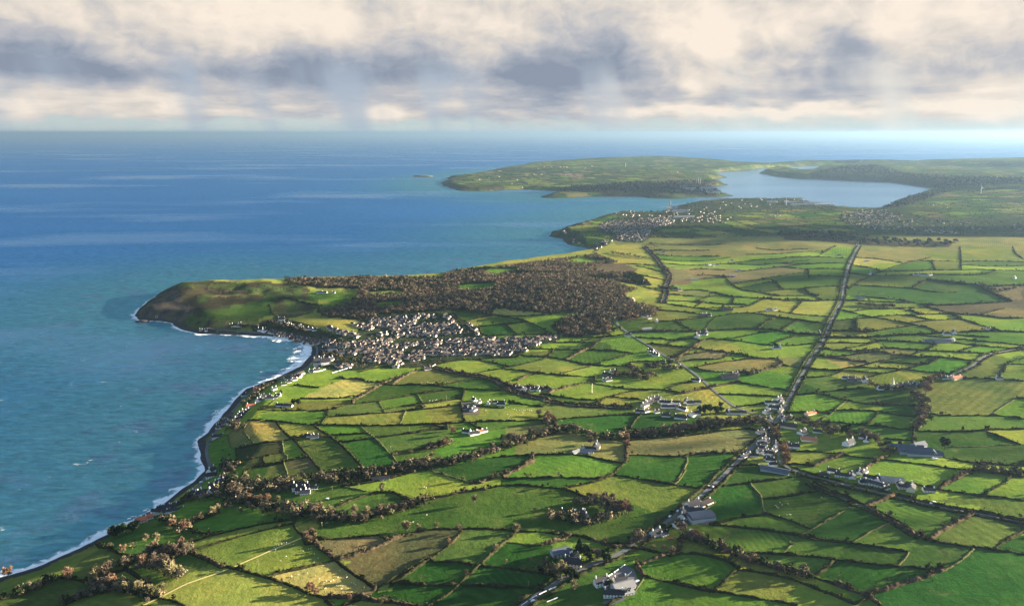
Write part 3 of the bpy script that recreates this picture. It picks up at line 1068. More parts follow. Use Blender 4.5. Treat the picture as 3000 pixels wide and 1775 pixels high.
n.set(b.inputs['Normal'], n.bump(n.noise(n.pos(), .11, 6, .74), 1.0, 1.7))
b.inputs['Roughness'].default_value = .95; b.inputs['Specular IOR Level'].default_value = 0.0
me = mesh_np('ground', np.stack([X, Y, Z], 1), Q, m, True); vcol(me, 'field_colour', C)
ii = np.clip(((X - FX0) / FC).astype(int), 0, FNX - 1); jj = np.clip(((Y - FY0) / FC).astype(int), 0, FNY - 1); lb = np.where(use, lab[ii, jj], 0)
r3 = np.random.default_rng(8); fa_ = r3.uniform(0, 3.14, nlab + 1); fs_ = np.where(r3.random(nlab + 1) < .55, r3.uniform(.06, .2, nlab + 1), 0.0); fp_ = r3.choice([7.0, 10.0, 14.0], nlab + 1)
vflt(me, 'row_phase', (X * np.cos(fa_[lb]) + Y * np.sin(fa_[lb])) * 2 * math.pi / fp_[lb]); vflt(me, 'row_strength', fs_[lb] * use * g)
link('ground', me, kind='structure')
# ------------------------------------------------------------------ sea
Xs, Ys, Qs = polar_mesh(lambda x, y: shore(x, y) < 14, 's')
Ds = -shore(Xs, Ys)
m, nt, b = new_mat('sea_water'); n = N(nt)
dep = n.attr('depth_from_shore', 'Fac'); fo = n.attr('surf', 'Fac')
pos = n.pos()
sh = n.math('MULTIPLY_ADD', n.noise(pos, .0035, 4, .6), 700.0, -350.0)
dd = n.math('ADD', dep, sh)
col = n.ramp(n.maprange(dd, 0, 2600, 0, 1, False), [(0.0, (.012, .034, .028)), (.16, (.006, .028, .028)), (.42, (.001, .016, .032)), (1.0, (.0005, .010, .038))])
weed = n.maprange(n.noise(pos, .010, 4, .62), .52, .64)
weed = n.math('MULTIPLY', weed, n.maprange(dep, 20, 620, 1, 0))
col = n.mix(n.math('MULTIPLY', weed, .75), col, (.030, .050, .075))
wave = n.noise(n.vmul(pos, (.030, .075, .05)), 1.0, 5, .62, .6)
col = n.hsv(col, v=n.math('MULTIPLY_ADD', wave, 1.5, .25))
sp = n.noise(n.vmul(pos, (.00035, .0011, 1)), 1.0, 4, .55, .4)  # pale noise bands put sun patches and cloud reflections into the sea colour
caps = n.math('MULTIPLY', n.maprange(n.noise(n.vmul(pos, (.028, .060, 1)), 1.0, 4, .7), .655, .72), n.maprange(dep, 3000, 5200, 1, 0))
fn = n.noise(n.vmul(pos, (.06, .06, 1)), 1.0, 6, .68, .8)
fn2 = n.noise(n.vmul(pos, (.018, .018, 1)), 1.0, 3, .6)
foam = n.maprange(n.math('ADD', n.math('ADD', fo, n.math('MULTIPLY_ADD', fn, 1.9, -.95)), n.math('MULTIPLY_ADD', fn2, 1.6, -.85)), .40, .78)
white = n.math('MAXIMUM', foam, n.math('MULTIPLY', caps, .45))
h1 = n.noise(n.vmul(pos, (.05, .11, .05)), 1.0, 5, .65, .5); h2 = n.noise(n.vmul(pos, (.012, .024, .05)), 1.0, 3, .6, .5)
bump = n.bump(n.math('ADD', h1, n.math('MULTIPLY', h2, 2.2)), 1.0, 3.6)
nt.nodes.remove(b)
df = nt.nodes.new('ShaderNodeBsdfDiffuse'); n.set(df.inputs[0], n.mix(white, col, (.72, .76, .78))); n.set(df.inputs['Normal'], bump)
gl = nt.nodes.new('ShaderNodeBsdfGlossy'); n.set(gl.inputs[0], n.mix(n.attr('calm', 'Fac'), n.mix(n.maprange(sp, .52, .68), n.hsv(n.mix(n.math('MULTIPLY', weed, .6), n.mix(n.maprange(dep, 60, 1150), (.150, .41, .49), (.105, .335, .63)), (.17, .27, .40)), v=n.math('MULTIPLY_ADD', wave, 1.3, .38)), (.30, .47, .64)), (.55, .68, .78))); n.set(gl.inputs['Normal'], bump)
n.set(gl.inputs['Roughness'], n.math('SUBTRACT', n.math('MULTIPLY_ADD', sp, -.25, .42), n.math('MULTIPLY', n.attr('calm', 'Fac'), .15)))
mx = nt.nodes.new('ShaderNodeMixShader'); pale_gloss = n.math('MAXIMUM', n.maprange(sp, .50, .66, .62, .82), n.math('MULTIPLY', n.attr('calm', 'Fac'), .85))
n.set(mx.inputs[0], n.math('MULTIPLY', pale_gloss, n.math('SUBTRACT', 1.0, white)))
nt.links.new(df.outputs[0], mx.inputs[1]); nt.links.new(gl.outputs[0], mx.inputs[2])
nt.links.new(mx.outputs[0], [q for q in nt.nodes if q.type == 'OUTPUT_MATERIAL'][0].inputs[0])
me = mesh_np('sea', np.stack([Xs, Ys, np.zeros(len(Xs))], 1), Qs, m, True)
vflt(me, 'depth_from_shore', np.clip(Ds, -50, 6000))
bayS = np.exp(-(((Xs - flat(860, 1030)[0]) ** 2 + (Ys - flat(860, 1030)[1]) ** 2) / (2 * 120 ** 2)))
near_s = sstep(3600, 1900, np.hypot(Xs, Ys))
wS = (14 + 34 * np.clip(fbm(Xs / 55, Ys / 55, 3) + .12, 0, 1)) * (.55 + .45 * near_s) + 44 * bayS
vflt(me, 'surf', np.clip(1.12 - np.maximum(Ds, 0) / wS, 0, 1) * (Ds > -6) * (.35 + .65 * near_s))
lo_ = np.array(flat(*np.array([(2040, 588), (2180, 592), (2400, 612), (2600, 630), (2800, 556), (2600, 520), (2450, 478), (2200, 484), (2040, 500), (2060, 540)]).T)).T
vflt(me, 'calm', in_poly(Xs, Ys, lo_) * 1.0)
link('sea', me, kind='structure')
# open sea beyond the fine sheet: a ring that carries on to the horizon
ang = np.radians(np.arange(-58, 75.01, 1.0)); r0, r1 = RAD[-1], SEA_R
rr = np.geomspace(r0, r1, 18)
AA, RR = np.meshgrid(ang, rr, indexing='ij'); id_ = np.arange(AA.size).reshape(AA.shape)
q = np.stack([id_[:-1, :-1], id_[1:, :-1], id_[1:, 1:], id_[:-1, 1:]], -1).reshape(-1, 4)
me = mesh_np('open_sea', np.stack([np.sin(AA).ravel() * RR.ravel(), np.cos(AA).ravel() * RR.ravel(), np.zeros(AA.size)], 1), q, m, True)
vflt(me, 'depth_from_shore', np.full(AA.size, 5600.0)); vflt(me, 'surf', np.zeros(AA.size)); vflt(me, 'calm', np.zeros(AA.size))
link('open_sea', me, kind='structure')
# ------------------------------------------------------------------ roads
asphalt = simple('asphalt', (.085, .085, .088), .85, .2, .2, .2)
def ribbon(name, w, width, lift, mat, step=7.0):
    q = resample(w, step); t = np.gradient(q, axis=0); t /= np.hypot(*t.T)[:, None] + 1e-9; nrm = np.stack([-t[:, 1], t[:, 0]], 1)
    off = np.array([-.5, 0, .5]) * width
    V = []
    for o in off:
        p = q + nrm * o; V.append(np.column_stack([p, hgt(p[:, 0], p[:, 1]) + lift]))
    V = np.stack(V, 1); zc = V[:, :, 2].max(1, keepdims=True); V[:, :, 2] = V[:, :, 2] * .4 + zc * .6
    n_ = len(q); id_ = np.arange(n_ * 3).reshape(n_, 3)
    Fq = np.concatenate([np.stack([id_[:-1, k], id_[:-1, k + 1], id_[1:, k + 1], id_[1:, k]], 1) for k in (0, 1)])
    return link(name, mesh_np(name, V.reshape(-1, 3), Fq, mat, True), kind='structure')
RNAMES = ['coast_road', 'side_road', 'straight_road', 'main_road', 'north_road', 'village_road', 'ridge_road', 'west_lane', 'upland_road', 'lane', 'lane']
for (wd, w), nm in zip(RL, RNAMES): ribbon(nm, w, wd * (.62 if nm == 'straight_road' else .76), .5, asphalt)
ribbon('footpath', world_line([tile('T10', p) for p in pts('1620,1440 1850,1330 2100,1200 2509,1060')] + [tile('T11', p) for p in pts('250,1130 440,1045 480,1020 700,920 900,840 1080,770 1240,700')][4:]), 2.4, .4, simple('trodden_grass', (.42, .36, .14)))
# ------------------------------------------------------------------ where things stand, in words
LANDMARKS = [(1810, 1720, 'the lowest white farmyard'), (1690, 1640, 'the cream three-chimney house'), (2065, 1515, 'the round-roofed grey barn'), (1700, 1505, 'the cottage by the brown copse'),
    (2235, 1330, 'the triangle hamlet'), (2240, 1235, 'the main road junction'), (2600, 1405, 'the white roadside bungalows'), (2685, 1325, 'the long grey sheds'), (2615, 1135, 'the church steeple'),
    (2705, 1170, 'the russet tree lane'), (2790, 1108, 'the white corner farm'), (1930, 1190, 'the curved white terrace'), (1390, 1195, 'the walled farmstead'), (1545, 1140, 'the bend farm'),
    (1385, 1270, 'the gully farm'), (1735, 1315, 'the gabled house under trees'), (885, 1435, 'the white blocks above the belt'), (600, 1445, 'the white seaside villas'), (500, 1490, 'the low seafront inn'),
    (420, 1525, 'the red and white shore house'), (770, 1265, 'the orange stubble field'), (1735, 1125, 'the tall pale mast'), (1500, 995, 'the village end'), (930, 1060, 'the curved beach'), (480, 880, 'the cliff headland'),
    (700, 930, 'the lone white headland house'), (1600, 850, 'the big brown wood'), (1880, 828, 'the white house among conifers'), (1985, 845, 'the tan farmyard'), (2060, 985, 'the white farm on the plain'), (2575, 895, 'the dark conifer strip'),
    (2545, 803, 'the cottage under a round tree'), (2705, 805, 'the grey farm on the plain'), (2515, 722, 'the far end of the straight road'), (2745, 1005, 'the blue shed farm'), (2130, 912, 'the hilltop farm'),
    (1920, 1045, 'the farm on the diagonal road'), (2390, 1000, 'the long straight road'), (2900, 1040, 'the curving ridge road'), (1200, 960, 'the upper village'), (2600, 1600, 'the sunken lane'), (2900, 1650, 'the last green slope'),
    (1050, 1600, 'the big straw pasture'), (1300, 1680, 'the emerald paddocks'), (330, 1600, 'the shoreline thicket'), (1000, 1330, 'the striped green fields'), (1450, 1390, 'the striped emerald field'), (1500, 1480, 'the wide green pasture'), (900, 1130, 'the rough tan pasture'), (1900, 1460, 'the patchy olive field'),
    (2050, 1610, 'the brown hedge trees'), (2300, 1500, 'the pale field bank'), (2850, 1350, 'the sunlit lime field'), (2150, 1090, 'the junction fields'), (1300, 1100, 'the lime fields below the village'), (2950, 1200, 'the olive hill field'), (1200, 1010, 'the lower village'), (2200, 760, 'the far green strips'), (2850, 760, 'the far yellow fields'), (1880, 760, 'the far bend')]
ORD = ['nearest', 'second', 'third', 'fourth', 'fifth', 'sixth', 'seventh', 'eighth', 'ninth', 'tenth', 'eleventh', 'twelfth', 'thirteenth', 'fourteenth', 'fifteenth', 'sixteenth', 'seventeenth', 'eighteenth', 'nineteenth', 'twentieth'] + ['%dth' % k for k in range(21, 99)]
PENDING = []            # (object, noun, description, u, v): labelled together at the end so that each rank is unique
def later(o, noun, desc, group=None, u=None, v=None, at=None):
    o['category'] = noun
    if group: o['group'] = group
    if u is None: u, v = project(*at)
    PENDING.append((o, noun, desc, float(u), float(v)))
def write_labels():
    buckets = {}
    for it in PENDING:
        o, noun, desc, u, v = it
        d = [math.hypot(u - a, (v - b) * 1.7) for a, b, _ in LANDMARKS]; k = int(np.argmin(d)); a, b, nm = LANDMARKS[k]
        dx, dy = u - a, (v - b) * 1.7
        w = ('inland of' if dx > 0 else 'seaward of') if abs(dx) > abs(dy) else ('this side of' if dy > 0 else 'beyond')
        buckets.setdefault((noun, w, nm), []).append((d[k], it))
    for (noun, w, nm), L_ in buckets.items():
        L_.sort(key=lambda t: t[0])
        for q, (_, (o, _, desc, u, v)) in enumerate(L_):
            tail = '%s %s %s %s' % (ORD[q], noun, w, nm)
            while len((desc + ' ' + tail).split()) > 16 and len(desc.split()) > 2:
                desc = desc.split(' and ')[0].replace(' between ', ' by ') if ' and ' in desc else ' '.join(desc.split()[:-2]) if ' by ' in desc else ' '.join(desc.split()[1:])
            o['label'] = '%s, %s' % (desc, tail)
CW = dict(lime='lime', olime='yellow-green', limegreen='bright green', strawlime='straw-green', straw='straw', strawor='orange stubble', strawolive='tan-green', olive='olive', ogreen='olive-green', green='green', bright='bright green',
          em='emerald', emdk='dark emerald', dk='dark green', dkolive='dark olive', tan='tan', tandark='brown', heath='heathy brown')
def field_word(x, y):
    i, j = int((x - FX0) / FC), int((y - FY0) / FC)
    if 0 <= i < FNX and 0 <= j < FNY and lab[i, j] > 0: return CW.get(names[FCLS[lab[i, j]]], 'green')
    return None
# ------------------------------------------------------------------ hedges
def tube(P0, P1, r0, r1, k=5):
    P0 = np.array(P0, float); P1 = np.array(P1, float); d = P1 - P0; d /= np.linalg.norm(d) + 1e-9
    a = np.cross(d, [0.3, .9, .1]); a /= np.linalg.norm(a); b = np.cross(d, a)
    an = np.linspace(0, 2 * math.pi, k, endpoint=False)
    ring = np.cos(an)[:, None] * a + np.sin(an)[:, None] * b
    V = np.vstack([P0 + ring * r0, P1 + ring * r1]); F_ = [(i, (i + 1) % k, k + (i + 1) % k, k + i) for i in range(k)]
    return V, np.array(F_)
def join(parts):
    V = []; Fq = []; n_ = 0
    for v, f in parts: V.append(v); Fq.append(np.asarray(f) + n_); n_ += len(v)
    return np.vstack(V), np.vstack(Fq)
def leafmat(name, stops, scale=.35, rnd=.18):
    m, nt, b = new_mat(name); n = N(nt)
    c = n.ramp(n.noise(n.pos(), scale, 3, .65), stops)
    n.set(b.inputs['Base Color'], n.hsv(c, v=n.math('MULTIPLY_ADD', n.objrand(), 2 * rnd, 1 - rnd)))
    return m
M_HEDGE = leafmat('hedge_twigs', [(.3, (.012, .016, .007)), (.5, (.024, .026, .011)), (.72, (.050, .042, .022))], .22)
M_BANK = leafmat('grassy_bank', [(.3, (.045, .052, .020)), (.6, (.085, .085, .038)), (.8, (.14, .125, .065))], .2)
M_THORN = leafmat('thorn_twigs', [(.3, (.020, .019, .011)), (.5, (.050, .040, .025)), (.72, (.105, .080, .050))], .22)
def quads(P, size, r, face=None):
    """small leaf faces around the points P, turned at random or roughly along the outward directions `face`"""
    n_ = len(P); a = r.normal(size=(n_, 3))
    if face is not None: nn = face + r.normal(0, .42, face.shape); nn /= np.linalg.norm(nn, axis=1)[:, None]; a -= nn * (a * nn).sum(1)[:, None]
    a /= np.linalg.norm(a, axis=1)[:, None]; b = np.cross(nn, a) if face is not None else r.normal(size=(n_, 3)); b -= a * (a * b).sum(1)[:, None]; b /= np.linalg.norm(b, axis=1)[:, None]
    s = (np.asarray(size) * r.uniform(.6, 1.4, n_))[:, None] if np.ndim(size) == 0 else (size * r.uniform(.6, 1.4, n_))[:, None]
    a = a * s; b = b * s * r.uniform(.45, 1, (n_, 1))
    V = np.stack([P - a - b, P + a - b, P + a + b, P - a + b], 1).reshape(-1, 3)
    return V, np.arange(n_ * 4).reshape(-1, 4)
def hedge_mesh(name, w, kind, r):
    dist = np.hypot(*w.mean(0)); step = max(2.2, dist / 520.0)
    q = resample(w, step); n_ = len(q)
    t = np.gradient(q, axis=0); t /= np.hypot(*t.T)[:, None] + 1e-9; nrm = np.stack([-t[:, 1], t[:, 0]], 1)
    hh, ww = dict(h=(2.3, 3.2), w=(1.1, 2.4), t=(3.4, 4.6), d=(5.0, 10.0))[kind]
    ww *= 1 + .25 * (dist > 1700)
    s = np.arange(n_) * step
    ph = r.uniform(0, 99)
    k1 = fbm(s / 9 + ph, s * 0 + ph, 3) * 1.5; k2 = fbm(s / 30 + ph, s * 0 + 3 + ph, 2)
    H = hh * np.clip(1 + .75 * k1 + .5 * k2 + r.normal(0, .16, n_), .25, 2.3); Wd = ww * np.clip(1 + .6 * k2 + r.normal(0, .16, n_), .5, 1.9)
    gap = (fbm(s / 22 + ph + 40, s * 0, 2) < -.40) & (kind != 'd'); H = np.where(gap, H * .3, H)
    q = q + nrm * (fbm(s / 25 + ph, s * 0 + 9, 2) * 1.6)[:, None]
    rows = []
    for o, hz in ((-.5, 0), (-.42, .65), (-.05, 1), (.42, .7), (.5, 0)):
        p = q + nrm * (o * Wd + r.normal(0, .22, n_))[:, None]
        z = hgt(p[:, 0], p[:, 1]) + (H * hz * r.uniform(.8, 1.2, n_) if hz else -.8)
        rows.append(np.column_stack([p, z]))
    V = np.stack(rows, 1); id_ = np.arange(n_ * 5).reshape(n_, 5)
    Fq = np.concatenate([np.stack([id_[:-1, k], id_[:-1, k + 1], id_[1:, k + 1], id_[1:, k]], 1) for k in range(4)])
    V = V.reshape(-1, 3)
    # loose sprays and small bushes standing out of the line
    nb = int(n_ * dict(h=2.0, w=.7, t=4.0, d=7.0)[kind]); i = r.integers(0, n_, nb)
    off = r.normal(0, .42, nb) * Wd[i]; up = r.uniform(.2, 1.25, nb) * H[i]
    if kind == 'h':
        tall = (fbm(s / 11 + ph * 3, s * 0 + 2, 2)[i] > .22) & (r.random(nb) < .7); up = np.where(tall, r.uniform(.6, 2.6, nb) * H[i], up)
    if kind in 'td':
        tall = (fbm(s / 14 + ph * 2, s * 0 + 5, 2)[i] > .02) & (r.random(nb) < .75); up = np.where(tall, r.uniform(.5, 2.6, nb) * H[i], up); off = np.where(tall, off * 1.2, off)
    p = q[i] + nrm[i] * off[:, None] + r.normal(0, step * .4, (nb, 2))
    P_ = np.column_stack([p, hgt(p[:, 0], p[:, 1]) + up])
    V2, F2 = quads(P_, .55 if dist < 1500 else .8, r)
    out = [(V, Fq), (V2, F2)]
    # grown-out thorn bushes and young trees standing in the hedge
    every = dict(h=58.0, w=140.0, t=18.0, d=20.0)[kind] * (1 if dist < 1500 else 1.3)
    nt_ = r.poisson(n_ * step / every)
    for k_ in r.integers(0, n_, nt_):
        hh_ = (3.2 + 6.5 * r.random() ** 1.7) if kind != 'w' else r.uniform(2.5, 5); c_ = q[k_] + nrm[k_] * r.normal(0, .3); z_ = float(hgt(*c_))
        for sub in range(3):
            nq = 22 if dist < 1500 else 9; d_ = r.normal(size=(nq, 3)); d_ /= np.linalg.norm(d_, axis=1)[:, None]
            w_ = hh_ * r.uniform(.16, .36); oc = np.append(t[k_] * r.normal(0, .28) * hh_ + nrm[k_] * r.normal(0, .12) * hh_, hh_ * r.uniform(.35, .75))
            P_ = d_ * r.uniform(.3, 1, (nq, 1)) * np.array([w_, w_, hh_ * r.uniform(.2, .36)]) + oc + np.array([c_[0], c_[1], z_])
            out.append(quads(P_, .42 + hh_ * (.03 if nq > 12 else .06), r))
        out.append(tube((c_[0], c_[1], z_ - .5), (c_[0], c_[1], z_ + hh_ * .6), .22, .1, 4))
    return join(out)
rh = np.random.default_rng(21)
far_V, far_F, nf = [], [], 0
def beside(w, off):
    q = resample(w, 12.0); t = np.gradient(q, axis=0); t /= np.hypot(*t.T)[:, None] + 1e-9
    return q + np.stack([-t[:, 1], t[:, 0]], 1) * off
RH = []
for ri, (wd, w) in enumerate(RL):
    if ri in (0, 1, 5): continue
    for sg in (-1, 1):
        for part in np.array_split(beside(w, sg * (wd * .4 + 4.6)), max(1, int(len(w) > 0 and np.hypot(*np.diff(w, axis=0).T).sum() // 900))):
            if len(part) > 3: RH.append(('t' if ri in (4, 7) else 'h', part, None))
scored = sorted(range(len(HL)), key=lambda k: np.hypot(*HL[k][1].mean(0)))
solo = set(scored[:294 - len(RH)])
HALL = HL + RH; solo |= set(range(len(HL), len(HALL)))
for k, (kind, w, pp) in enumerate(HALL):
    V, Fq = hedge_mesh('hedge', w, kind, rh)
    if k not in solo:
        far_V.append(V); far_F.append(Fq + nf); nf += len(V); continue
    base = w[len(w) // 2]; bz = float(hgt(base[0], base[1]))
    V = V - np.array([base[0], base[1], bz])
    me = mesh_np('hedge', V, Fq, {'h': M_HEDGE, 'w': M_BANK, 't': M_THORN, 'd': M_HEDGE}[kind])
    o = link('hedge', me); o.location = (base[0], base[1], bz)
    u, v = project(base[0], base[1], bz)
    t = w[-1] - w[0]; t = t / (np.hypot(*t) + 1e-9); nn = np.array([-t[1], t[0]]) * 14
    fa, fb_ = field_word(*(base + nn)), field_word(*(base - nn))
    L_ = np.hypot(*np.diff(w, axis=0).T).sum()
    adj = 'short' if L_ < 90 else 'long' if L_ > 260 else ''
    col_ = dict(h='dark', w='low pale', t='bushy brown', d='thick dark')[kind]
    mid = (' by %s grass' % fa) if fa and fa == fb_ else (' between %s and %s' % (fa, fb_)) if fa and fb_ else ''
    if pp is None: later(o, 'hedge', 'bushy roadside hedge', 'hedges dividing the fields', u, v); continue
    later(o, 'hedge', ('%s %s hedge%s' % (adj, col_, mid)).strip(), 'hedges dividing the fields', u, v)
# ------------------------------------------------------------------ distant hedge lines and bushes as one mass
if far_V:
    me = mesh_np('distant_hedgerows', np.vstack(far_V), np.vstack(far_F), M_HEDGE)
    link('distant_hedgerows', me, kind='stuff')
# ------------------------------------------------------------------ trees
def trunk_shape(r, spread=.3, limbs=6, top=.62):
    parts = [tube((0, 0, -.04), (r.normal(0, .02), r.normal(0, .02), .28), .035, .024), tube((0, 0, .26), (r.normal(0, .03), r.normal(0, .03), top + .15), .024, .008)]
    for k in range(limbs):
        a = r.uniform(0, 6.28); z0 = r.uniform(.2, .5); L_ = r.uniform(.22, .4)
        e = np.array([math.cos(a) * L_ * spread / .3, math.sin(a) * L_ * spread / .3, z0 + L_ * r.uniform(.6, 1.1)])
        parts.append(tube((0, 0, z0), e, .014, .004, 4))
        for q in range(2):
            a2 = a + r.normal(0, .8); parts.append(tube(e * .7 + np.array([0, 0, z0 * .3]), e + np.array([math.cos(a2), math.sin(a2), .8]) * .12, .006, .002, 3) if False else tube(e * .75 + np.array([0, 0, z0 * .25]), e + np.array([math.cos(a2), math.sin(a2), .8]) * .11, .007, .003, 4))
    return join(parts)
def crown_shape(r, kind, n_):
    if kind == 'conifer':
        z = 1 - np.sqrt(r.random(n_)) * .9; rad = (1 - z) * .30 * np.sqrt(r.uniform(.25, 1, n_)) * (1 + .35 * np.sin(z * 40)); a = r.uniform(0, 6.28, n_)
        P_ = np.column_stack([np.cos(a) * rad, np.sin(a) * rad, z]); return quads(P_, .034, r)
    nc = 16 if kind == 'bare' else 14
    cen = []
    while len(cen) < nc:
        p = r.uniform(-1, 1, 3)
        if np.linalg.norm(p) < 1: cen.append(p * np.array([.30, .30, .32]) + np.array([0, 0, .62 if kind == 'bare' else .56]))
    cen = np.array(cen); i = r.integers(0, nc, n_)
    rad = r.uniform(.09, .17, nc)[i]
    d = r.normal(size=(n_, 3)); d /= np.linalg.norm(d, axis=1)[:, None]
    P_ = cen[i] + d * (rad * r.random(n_) ** .45)[:, None]
    if kind == 'bare':   # thin upward twigs
        out = P_ - np.array([0, 0, .35]); out /= np.linalg.norm(out, axis=1)[:, None]; out += r.normal(0, .45, out.shape)
        side = np.cross(out, r.normal(size=out.shape)); side /= np.linalg.norm(side, axis=1)[:, None]
        L_ = r.uniform(.03, .065, (n_, 1)); wd = r.uniform(.008, .017, (n_, 1))
        V = np.stack([P_ - out * L_ * .6 - side * wd, P_ - out * L_ * .6 + side * wd, P_ + out * L_ + side * wd * .7, P_ + out * L_ - side * wd * .7], 1).reshape(-1, 3)
        return V, np.arange(n_ * 4).reshape(-1, 4)
    return quads(P_, .042, r)
M_BARK = simple('bark', (.10, .08, .06), .95, .05, .3, 2.0)
M_CROWN = {'russet': leafmat('russet_twigs', [(.3, (.12, .075, .045)), (.7, (.24, .15, .095))], .3, .2), 'brown': leafmat('brown_twigs', [(.3, (.075, .06, .042)), (.7, (.17, .135, .095))], .3, .25),
           'pale': leafmat('pale_olive_twigs', [(.3, (.12, .11, .055)), (.7, (.26, .225, .12))], .3, .2), 'evergreen': leafmat('evergreen_leaves', [(.3, (.010, .018, .008)), (.7, (.030, .045, .018))], .4, .2),
           'conifer': leafmat('conifer_needles', [(.3, (.008, .015, .009)), (.7, (.022, .036, .018))], .4, .2)}
TREES = {}
rt = np.random.default_rng(5)
for ck, kd, nm in (('russet', 'bare', 'bare_tree'), ('brown', 'bare', 'bare_tree'), ('pale', 'bare', 'bare_tree'), ('evergreen', 'round', 'evergreen_tree'), ('conifer', 'conifer', 'conifer_tree')):
    TREES[ck] = []
    for q in range(3):
        tv = trunk_shape(rt) if kd != 'conifer' else tube((0, 0, -.04), (0, 0, .5), .03, .01)
        cvv = crown_shape(rt, kd, 1300 if kd == 'bare' else 900)
        TREES[ck].append((nm, mesh_np('trunk', *tv, M_BARK), mesh_np('crown', *cvv, M_CROWN[ck])))
KEY = dict(r='russet', b='brown', o='pale', e='evergreen', c='conifer')
TREE_PTS = """
@T10
r 100,1130,110 770,1150,125 1260,1240,130 1620,1010,140 1760,830,95 2050,800,115 1400,850,90 1960,570,100 2080,600,110
b 1200,1120,150 1420,1000,110 1850,1010,130 1740,980,110 1960,870,110 1880,880,100 2100,880,110 1700,860,90 1030,1330,60 1200,1080,90 2120,830,90 1560,1060,80 1250,800,60
o 1090,1160,140 1940,1130,150 2040,1110,110 1680,1195,80 1780,740,110 1650,720,80 1570,1300,120 1690,1330,110 1830,1350,140 1420,1290,110 1340,1280,80 2280,470,80 2220,480,70 2390,430,100 2460,400,90 1050,1170,60 1500,800,70 1120,770,50
e 1320,660,120 1420,640,120 1500,610,110 1260,640,80 1550,560,80
@T11
b 480,290,130 560,290,120 430,260,90 1010,400,70 1050,440,60 1290,430,80 1340,490,120 1290,490,80 1760,560,100 1850,560,100 2030,480,110 2110,460,90 2180,450,90 2260,440,90 2360,400,90 2440,370,80 960,470,60 1100,500,50 1600,560,70 400,420,60 1260,760,90 990,1200,50 1480,150,90 1450,130,70 1560,100,60 1700,90,60 1800,80,60 1880,60,50
r 640,340,80 720,370,90 840,350,90 780,340,70 1360,460,90 1290,780,80 1290,1290,100 1350,1320,70 1700,1370,60
o 950,350,70 1200,410,70 1400,420,80 1500,460,80 1750,480,110 1880,510,120 560,460,60 680,440,60 790,470,50 2040,230,90 270,490,90 100,530,60 2300,640,100 2420,640,70 2040,1420,70 1550,150,80
@T12
o 145,640,90 270,640,60 460,620,70 860,360,90 1495,450,55 1310,660,90 1080,870,90 1190,990,50 1750,70,50 1230,50,35 1045,90,45 740,120,50 1110,90,40 1770,1130,150 1910,1280,110 1670,800,60 2240,770,60 1450,980,60
b 1330,650,70 700,650,80 770,1110,60 1780,490,60 2130,330,90 2200,350,90 2260,380,100 2320,400,100 2340,480,110 2460,460,100 2230,300,70 2300,330,80 1740,1130,140 1600,1060,80 1650,1070,70 2150,950,110 2110,920,90 1700,960,50 2270,800,40 1350,1390,60
r 590,790,60 2380,430,110 2420,470,120
c 1960,880,150
e 2000,920,150 2040,960,150 1880,1160,120 1830,1140,110 1930,1170,100 2220,960,100 2260,960,80 2280,1230,80
@T13
e 690,640,70 720,680,60 90,950,130
b 850,620,90 960,750,90 900,660,80 1110,790,90 1250,840,70 1320,860,80 1380,890,70 1450,890,80 1500,950,70 1590,1010,100 1530,970,80 440,760,100 410,770,80 620,570,60 330,470,100 290,450,110 230,430,110 100,400,100 160,440,90 700,860,70 790,870,70
r 1010,740,110 1040,760,90 1640,990,80 300,420,100
o 590,840,50
@T14
o 950,520,70 1840,500,40
b 1280,730,70 1530,650,50 1640,580,50 2370,530,40
@T9
e 1670,960,120 650,800,110 600,790,80 1100,930,60 1200,920,50
r 1480,380,100 1460,330,80 1520,260,70 1600,220,60
b 1390,430,80 1460,480,70 1500,480,60 1450,620,80 1400,700,70 1360,740,60 420,790,80 510,800,90 470,830,80 690,850,80 780,810,60 850,830,70 920,860,60 970,880,50 1030,1000,60 2000,1180,60 2080,1190,70 2180,1200,60 2270,1210,60 2460,1230,60 330,700,50 390,720,50 300,740,60 200,700,60
o 630,430,40 1300,450,50 950,460,40
@T8
r 1740,830,80 1840,1080,140 1860,1150,120 1430,690,60 130,900,80 130,980,90 140,870,60 1780,870,70
b 560,830,90 640,820,100 700,810,80 790,800,100 860,790,90 930,770,110 1000,760,110 1080,750,100 1160,740,90 1250,730,90 1340,730,80 1500,700,60 220,850,70 260,850,70 370,850,70 430,850,70 60,850,60 190,1040,40 1690,770,60
e 920,600,90 980,600,100 1040,600,100 1100,600,90 1150,530,60 1160,590,70 1500,590,40
o 700,1040,40 1010,1030,40 1300,1020,40 1190,1040,60 790,1080,50
@T7
b 980,880,90 1040,870,90 1100,860,80 1200,880,70 1280,800,80 1540,720,80 1480,780,70 1600,760,70 1650,760,70 1380,800,60 1320,830,60 1130,910,60 1000,950,80 1060,930,60 900,980,70 820,1020,80 760,1030,70 700,1060,70 660,1090,70 480,1120,70 380,1130,60 100,1130,80 170,1150,70 1750,780,70 1850,800,60 1950,830,60 2050,850,60 1900,900,70 1360,600,70
r 1440,690,90 1500,680,90 1450,640,70 360,930,90 270,960,50 460,800,80
o 230,1050,70 440,760,60 560,1280,45 810,180,25 160,520,40
e 1050,490,60 1090,480,50
c 2170,160,60
@T6
e 930,310,70 980,310,70
b 330,590,60 1340,100,35
"""
DESC = dict(russet='bare russet-brown tree', brown='bare grey-brown tree', pale='bare pale olive tree', evergreen='dark evergreen tree', conifer='dark pointed conifer')
EXTRA_TREES = []
